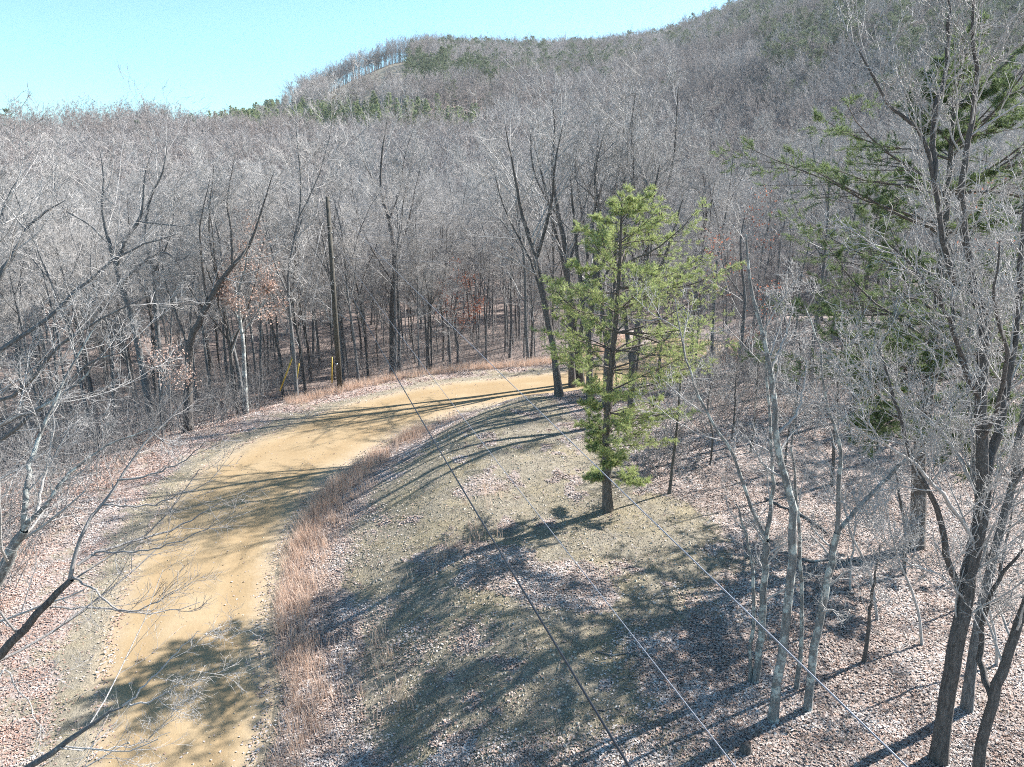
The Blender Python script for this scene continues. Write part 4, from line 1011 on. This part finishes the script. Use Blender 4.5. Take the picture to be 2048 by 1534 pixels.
# ------------------------------------------------------------------ leaf litter, grass, sticks
def sample_area(n, x0, x1, y0, y1, g): return g.uniform(x0, x1, n), g.uniform(y0, y1, n)
def litter():
    g = np.random.default_rng(9)
    # sample in polar so density falls with distance
    n = 2300000
    rr = 11 + (62 - 11) * g.random(n) ** 1.25; aa = np.radians(g.uniform(-44, 44, n))
    x = rr * np.sin(aa); y = rr * np.cos(aa)
    cov, d, hw = leaf_cover(x, y)
    dens = np.where(np.abs(d) < hw, 0.006 + 0.3 * sstep((np.abs(d) - hw + .8) / .9) ** 2, np.maximum(cov ** 1.5, .03))
    k = g.random(n) < dens * 0.52 * (0.55 + 0.45 * sstep((fbm(x * 0.8, y * 0.8 + 44, 3) - .36) / .16))
    x, y, d = x[k], y[k], d[k]; z = height(x, y) + np.where(np.abs(d) < road_hw(y) + .15, 0.045 + 0.035 * (1 - (d / road_hw(y)) ** 2), 0.010) + g.random(len(x)) * 0.016
    n = len(x); c = np.stack([x, y, z], 1)
    az = g.uniform(0, 6.28, n); tilt = g.normal(0, 0.22, (n, 2))
    a = unit(np.stack([np.cos(az), np.sin(az), tilt[:, 0]], 1)); up = unit(np.stack([g.normal(0, .22, n), g.normal(0, .22, n), np.ones(n)], 1))
    s = unit(np.cross(a, up)); nn = np.cross(s, a)
    far = np.interp(np.hypot(x, y), [10, 25, 60], [1, 1.1, 1.9])[:, None]
    sz = 0.056 * g.uniform(0.55, 1.4, (n, 1)) * far; w = sz * g.uniform(0.3, 0.48, (n, 1)); cu = nn * sz * g.uniform(-0.15, 0.32, (n, 1))
    V = np.stack([c - a * sz * .5, c + s * w + cu, c + a * sz * .5, c - s * w + cu], 1).reshape(-1, 3)
    i = (np.arange(n) * 4)[:, None]; F = np.concatenate([i + [[0, 1, 2]], i + [[0, 2, 3]]], 1).reshape(-1, 3)
    pal = np.array([(0.43, 0.375, 0.345), (0.48, 0.435, 0.41), (0.37, 0.29, 0.25), (0.53, 0.50, 0.475), (0.40, 0.295, 0.245), (0.30, 0.235, 0.205), (0.45, 0.405, 0.38)])
    nz = fbm(x * 0.4 + 3, y * 0.4, 3)
    pi = g.integers(0, 7, n); col = pal[pi] * g.uniform(0.85, 1.12, (n, 1)); n5 = fbm(x * 1.1 + 60, y * 1.1, 4)
    dr = sstep((n5 - .44) / .2)[:, None]; col = col * (0.72 + 0.30 * dr) * np.where(dr < .5, np.array([1.04, .97, .93]), 1.0)
    left = (d < 0)[:, None]
    col = np.where(left & (nz > 0.5)[:, None], col * np.array([1.03, .92, .88]), col)
    col4 = np.repeat(np.concatenate([col, np.ones((n, 1))], 1), 4, 0)
    print('leaves', n)
    me = make_mesh('leaf_litter', V, F, M['litter'], False, {'col': ('FLOAT_COLOR', col4)})
    tag(obj('leaf_litter', me), 'brown and pinkish fallen leaves covering the forest floor and verges', 'fallen leaves', kind='stuff')
litter()
def pebbles():
    g = np.random.default_rng(19); n = 160000
    rr = 11 + 34 * g.random(n) ** 1.2; aa = np.radians(g.uniform(-34, 36, n)); x = rr * np.sin(aa); y = rr * np.cos(aa)
    cov, d, hw = leaf_cover(x, y)
    k = (g.random(n) < np.where(np.abs(d) < hw, 0.05, (1 - cov) * 0.55)); x, y, d = x[k], y[k], d[k]; n = len(x)
    z = height(x, y) + np.where(np.abs(d) < road_hw(y), 0.04 + 0.035 * (1 - (d / road_hw(y)) ** 2), 0.003)
    sz = g.gamma(2.0, 0.007, n)[:, None] + 0.006
    base = np.array([(1, 0, 0), (-.5, .87, 0), (-.5, -.87, 0), (0.1, 0, .8)])
    a = g.uniform(0, 6.28, n); ca, sa = np.cos(a), np.sin(a)
    V = np.empty((n, 4, 3)); 
    for q in range(4):
        bx, by, bz = base[q]; j = g.uniform(.7, 1.3, n)
        V[:, q, 0] = x + (bx * ca - by * sa) * sz[:, 0] * j; V[:, q, 1] = y + (bx * sa + by * ca) * sz[:, 0] * j; V[:, q, 2] = z + bz * sz[:, 0]
    i = (np.arange(n) * 4)[:, None]; F = np.concatenate([i + [[0, 1, 3]], i + [[1, 2, 3]], i + [[2, 0, 3]]], 1).reshape(-1, 3)
    col = np.array([(.30, .26, .20), (.38, .33, .26), (.22, .19, .14), (.50, .45, .38)])[g.integers(0, 4, n)]
    col4 = np.repeat(np.concatenate([col, np.ones((n, 1))], 1), 4, 0)
    print('pebbles', n)
    tag(obj('gravel', make_mesh('gravel', V.reshape(-1, 3), F, M['litter'], False, {'col': ('FLOAT_COLOR', col4)})), 'small stones and crumbs scattered on the bank and road', 'gravel', kind='stuff')
pebbles()
def blades(n_tuft, xy, per, h, spread, mat, name, lab, cat, seed):
    g = np.random.default_rng(seed)
    c = np.repeat(xy, per, 0); n = len(c)
    x = c[:, 0] + g.normal(0, spread, n); y = c[:, 1] + g.normal(0, spread, n); z = height(x, y)
    hh = h * g.uniform(0.35, 1.2, n); a = g.uniform(0, 6.28, n); ln = g.uniform(0.05, 0.55, n) * hh
    w = g.uniform(0.003, 0.007, n)
    b = np.stack([x, y, z - .02], 1); m = b + np.stack([np.cos(a) * ln * .35, np.sin(a) * ln * .35, hh * .6], 1); t = b + np.stack([np.cos(a) * ln, np.sin(a) * ln, hh], 1)
    s = np.stack([np.cos(a + 1.4), np.sin(a + 1.4), np.zeros(n)], 1) * w[:, None]
    V = np.stack([b - s, b + s, m + s * .8, m - s * .8, t], 1).reshape(-1, 3); i = (np.arange(n) * 5)[:, None]
    me = make_mesh(name, V, [(i + [[0, 1, 2, 3]]).astype(int), (i + [[3, 2, 4]]).astype(int)], mat, False)
    tag(obj(name, me), lab, cat, kind='stuff')
def tufts():
    g = np.random.default_rng(29)
    pts = []
    C = catmull(cl, 40); T = np.gradient(C, axis=0); T /= np.linalg.norm(T, axis=1)[:, None]; Nn = np.stack([T[:, 1], -T[:, 0]], 1)
    hw = road_hw(C[:, 1])
    for i in range(len(C)):
        x, y = C[i]
        if 8 < y < 60:
            nn = vnoise(np.array([x * .5]), np.array([y * .5]))[0]
            # inner verge
            for _ in range(5):
                if x < 4 and y < 40 and g.random() < 1.0 * sstep((nn - .1) / .4): pts.append(C[i] + Nn[i] * (hw[i] + 0.3 + abs(g.normal(0.45, .5))))
            if x > 3:
                for _ in range(5): pts.append(C[i] + Nn[i] * (hw[i] + 0.6 + abs(g.normal(0, .9))))
            # outer verge along the far side of the bend
            if x > -8:
                for _ in range(6):
                    pts.append(C[i] - Nn[i] * (hw[i] + 2.2 + abs(g.normal(0, .8))))
            elif g.random() < .25: pts.append(C[i] - Nn[i] * (hw[i] + 2.6 + abs(g.normal(0, 1.0))))
    for u, v, n, s in [(960, 1000, 8, .5), (880, 1110, 10, .6), (980, 1060, 10, .4), (740, 1330, 9, .5), (770, 1400, 8, .4), (900, 1100, 8, .4), (620, 1200, 20, .5), (640, 1000, 16, .6), (720, 985, 16, .5), (820, 870, 8, .3), (600, 1100, 16, .5)]:
        b = ground_at(u, v)[:2]
        for _ in range(n): pts.append(b + g.normal(0, s, 2))
    xy = np.array(pts)
    blades(0, xy, 11, 0.55, 0.09, M['straw'], 'dry_grass', 'dry straw coloured grass tufts along the road verges', 'grass', 31)
tufts()
def brush():
    """twiggy undergrowth on the outer slope and in the woods"""
    g = np.random.default_rng(39); P0 = []
    n = 14000; rr = 20 + 75 * g.random(n) ** 1.1; aa = np.radians(g.uniform(-44, 44, n)); x = rr * np.sin(aa); y = rr * np.cos(aa)
    d, _ = sdist(x, y); hw = road_hw(y); z = height(x, y); pu, pv_, dep = project(np.stack([x, y, z], 1))
    k = ((d < -hw - 3.2) & ((x < -14) | (y > 44))) | ((d > 4) & (pu > 1280) & (pv_ < 960) & (fbm(x * .3, y * .3, 2) > .5))
    k &= ~((pu > 520) & (pu < 720) & (rr < 50)) & ~((pu > 600) & (pu < 1200) & (rr < 68) & (g.random(n) < .75))
    x, y, z = x[k], y[k], z[k]; n = len(x)
    D = unit(np.stack([g.normal(0, .45, n), g.normal(0, .45, n), np.ones(n)], 1)); hh = g.uniform(.8, 3.8, n)
    pts = [np.stack([x, y, z - .05], 1)]; dd = D
    for s in range(4):
        dd = unit(dd + g.normal(0, .13, (n, 3))); pts.append(pts[-1] + dd * (hh / 4)[:, None])
    P = np.stack(pts, 1); R = np.linspace(.016, .006, 5)[None].repeat(n, 0)
    G = Grow(40); G.add('trunk', P, R, 3)
    P1, R1 = G.spawn(P, R, 5, 4, .25, 1, (25, 65), (.25, .5), .6, .03, .16, .006); G.add('trunk', P1, R1, 3)
    P2, R2 = G.spawn(P1, R1, 3, 3, .2, 1, (25, 60), (.35, .6), .6, .03, .2, .005); G.add('trunk', P2, R2, 3)
    v, f = G.mesh('trunk'); print('brush', n, len(f))
    tag(obj('undergrowth', make_mesh('undergrowth', v, f, M['twig_mid'])), 'tangled leafless twiggy undergrowth between the trees', 'undergrowth', kind='stuff')
brush()
def bank_cover():
    g = np.random.default_rng(61); n = 120000
    rr = 11 + 34 * g.random(n) ** 1.1; aa = np.radians(g.uniform(-36, 40, n)); x = rr * np.sin(aa); y = rr * np.cos(aa)
    cov, d, hw = leaf_cover(x, y); cl_ = fbm(x * 1.6, y * 1.6 + 7, 3)
    k = (d > hw + .4) & (g.random(n) < (1 - cov) * sstep((cl_ - .42) / .16) * .8)
    blades(0, np.stack([x[k], y[k]], 1), 2, 0.11, 0.05, M['straw_olive'], 'short_grass', 'short dormant olive and straw grass growing over the gravelly bank', 'short grass', 62)
    n = 9000; rr = 11 + 40 * g.random(n) ** 1.1; aa = np.radians(g.uniform(-42, 42, n)); x = rr * np.sin(aa); y = rr * np.cos(aa)
    d, _ = sdist(x, y); k = np.abs(d) > road_hw(y) + .2; x, y = x[k], y[k]; n = len(x)
    a = g.uniform(0, 6.28, n); L_ = g.gamma(2.0, 0.12, n) + .08; P = []; b = a.copy(); px, py = x.copy(), y.copy()
    for s_ in range(5):
        P.append(np.stack([px, py, height(px, py) + .025 + g.random(n) * .03], 1)); b = b + g.normal(0, .3, n); px = px + np.cos(b) * L_ / 4; py = py + np.sin(b) * L_ / 4
    P = np.stack(P, 1); r_ = g.uniform(.003, .009, n)[:, None] * np.linspace(1, .5, 5)[None]
    v, f = tubes(P, r_, 3)
    tag(obj('twig_litter', make_mesh('twig_litter', v, f, M['twig_mid'])), 'small broken twigs strewn over the ground', 'fallen twigs', kind='stuff')
bank_cover()
def sticks():
    g = np.random.default_rng(49)
    S = [((1190, 1308), (1375, 1312), .022, 'pale dead branch lying on the shaded bank, lowest of them'), ((1385, 1248), (1440, 1262), .03, 'dark broken branch on the ground left of the lichen clump'),
         ((1595, 1028), (1655, 1068), .06, 'fallen log on the leaves behind the lichen clump'), ((1530, 1000), (1600, 1030), .05, 'thin fallen log slanting uphill behind the left leaning limb'),
         ((558, 784), (640, 778), .07, 'fallen log lying at the outer verge left of the pole'), ((1180, 1420), (1260, 1425), .018, 'forked twig lying on the gravel near the black cable'),
         ((1600, 1120), (1760, 1130), .05, 'long fallen trunk lying across the slope behind the stub limb')]
    for k, (a, b, r_, lab) in enumerate(S):
        A, B = ground_at(*a), ground_at(*b); n = 7; P = A[None] + (B - A)[None] * np.linspace(0, 1, n)[:, None]
        P[:, :2] += g.normal(0, .05, (n, 2)); P[:, 2] = height(P[:, 0], P[:, 1]) + r_ * .8
        G = Grow(50 + k); R = np.linspace(r_, r_ * .45, n)[None]; G.add('trunk', P[None], R, 7)
        P1, R1 = G.spawn(P[None], R, 4, 4, .3, 1, (25, 60), (.15, .4), .5, -.03, .12, .006); P1[:, :, 2] = np.maximum(P1[:, :, 2], height(P1[:, :, 0], P1[:, :, 1]) + .01); G.add('branches', P1, R1, 4)
        nm = 'fallen_log' if r_ >= .05 else 'fallen_branch'
        t = empty(nm, A); tag(t, lab, 'log' if r_ >= .05 else 'dead branch')
        for part, pn in (('trunk', 'stem'), ('branches', 'side_twigs')):
            v, f = G.mesh(part); obj(pn, make_mesh(pn, v - A, f, M['bark']), t)
    # roots of the pine
    # stump at the lower right
    s = ground_at(1492, 1505); G = Grow(60)
    a = np.linspace(0, 2 * math.pi, 15)[:-1]; V = []; rr_ = []
    for h_, rad in ((-.1, .2), (.05, .16), (.18, .13), (.26, .12)):
        for q in a: V.append([math.cos(q) * rad * (1 + .15 * math.sin(q * 3)), math.sin(q) * rad * (1 + .12 * math.cos(q * 2)), h_ + (.05 * math.sin(q * 5) if h_ > .2 else 0)])
    k = len(a); F = np.array([[r0 * k + i, r0 * k + (i + 1) % k, (r0 + 1) * k + (i + 1) % k, (r0 + 1) * k + i] for r0 in range(3) for i in range(k)])
    V = np.array(V) * 0.7
    me = make_mesh('stump', V, [F, (np.arange(k) + 3 * k)[None]], M['bark_dark'])
    tag(obj('stump', me, loc=s), 'small weathered stump among the leaves at the bottom edge', 'stump')
sticks()

# ------------------------------------------------------------------ the air
def haze():
    zs = height(np.array([0.0, 900, -900, 1480, -1480, 0]), np.array([1480.0, 900, 900, 0, 0, -1480]))
    x, y0, y1, z0, z1 = 1530.0, -1530.0, 1530.0, -60.0, 330.0
    V = np.array([(a, b, c) for c in (z0, z1) for b in (y0, y1) for a in (-x, x)])
    F = np.array([(0, 2, 3, 1), (4, 5, 7, 6), (0, 1, 5, 4), (2, 6, 7, 3), (0, 4, 6, 2), (1, 3, 7, 5)])
    m = bpy.data.materials.new('haze'); m.use_nodes = True; n = m.node_tree; n.nodes.clear()
    o_ = n.nodes.new('ShaderNodeOutputMaterial'); v = n.nodes.new('ShaderNodeVolumePrincipled')
    v.inputs['Color'].default_value = (0.86, 0.92, 1.0, 1); v.inputs['Density'].default_value = 0.0001; v.inputs['Anisotropy'].default_value = 0.3
    n.links.new(v.outputs[0], o_.inputs['Volume'])
    tag(obj('haze', make_mesh('haze', V, F, m, False)), 'thin bluish haze over the woods and hills', 'haze', kind='stuff')
    gm = bpy.data.objects['ground'].data; co = np.empty(len(gm.vertices) * 3, np.float32); gm.vertices.foreach_get('co', co); print('ground z', co[2::3].min(), co[2::3].max())
haze()
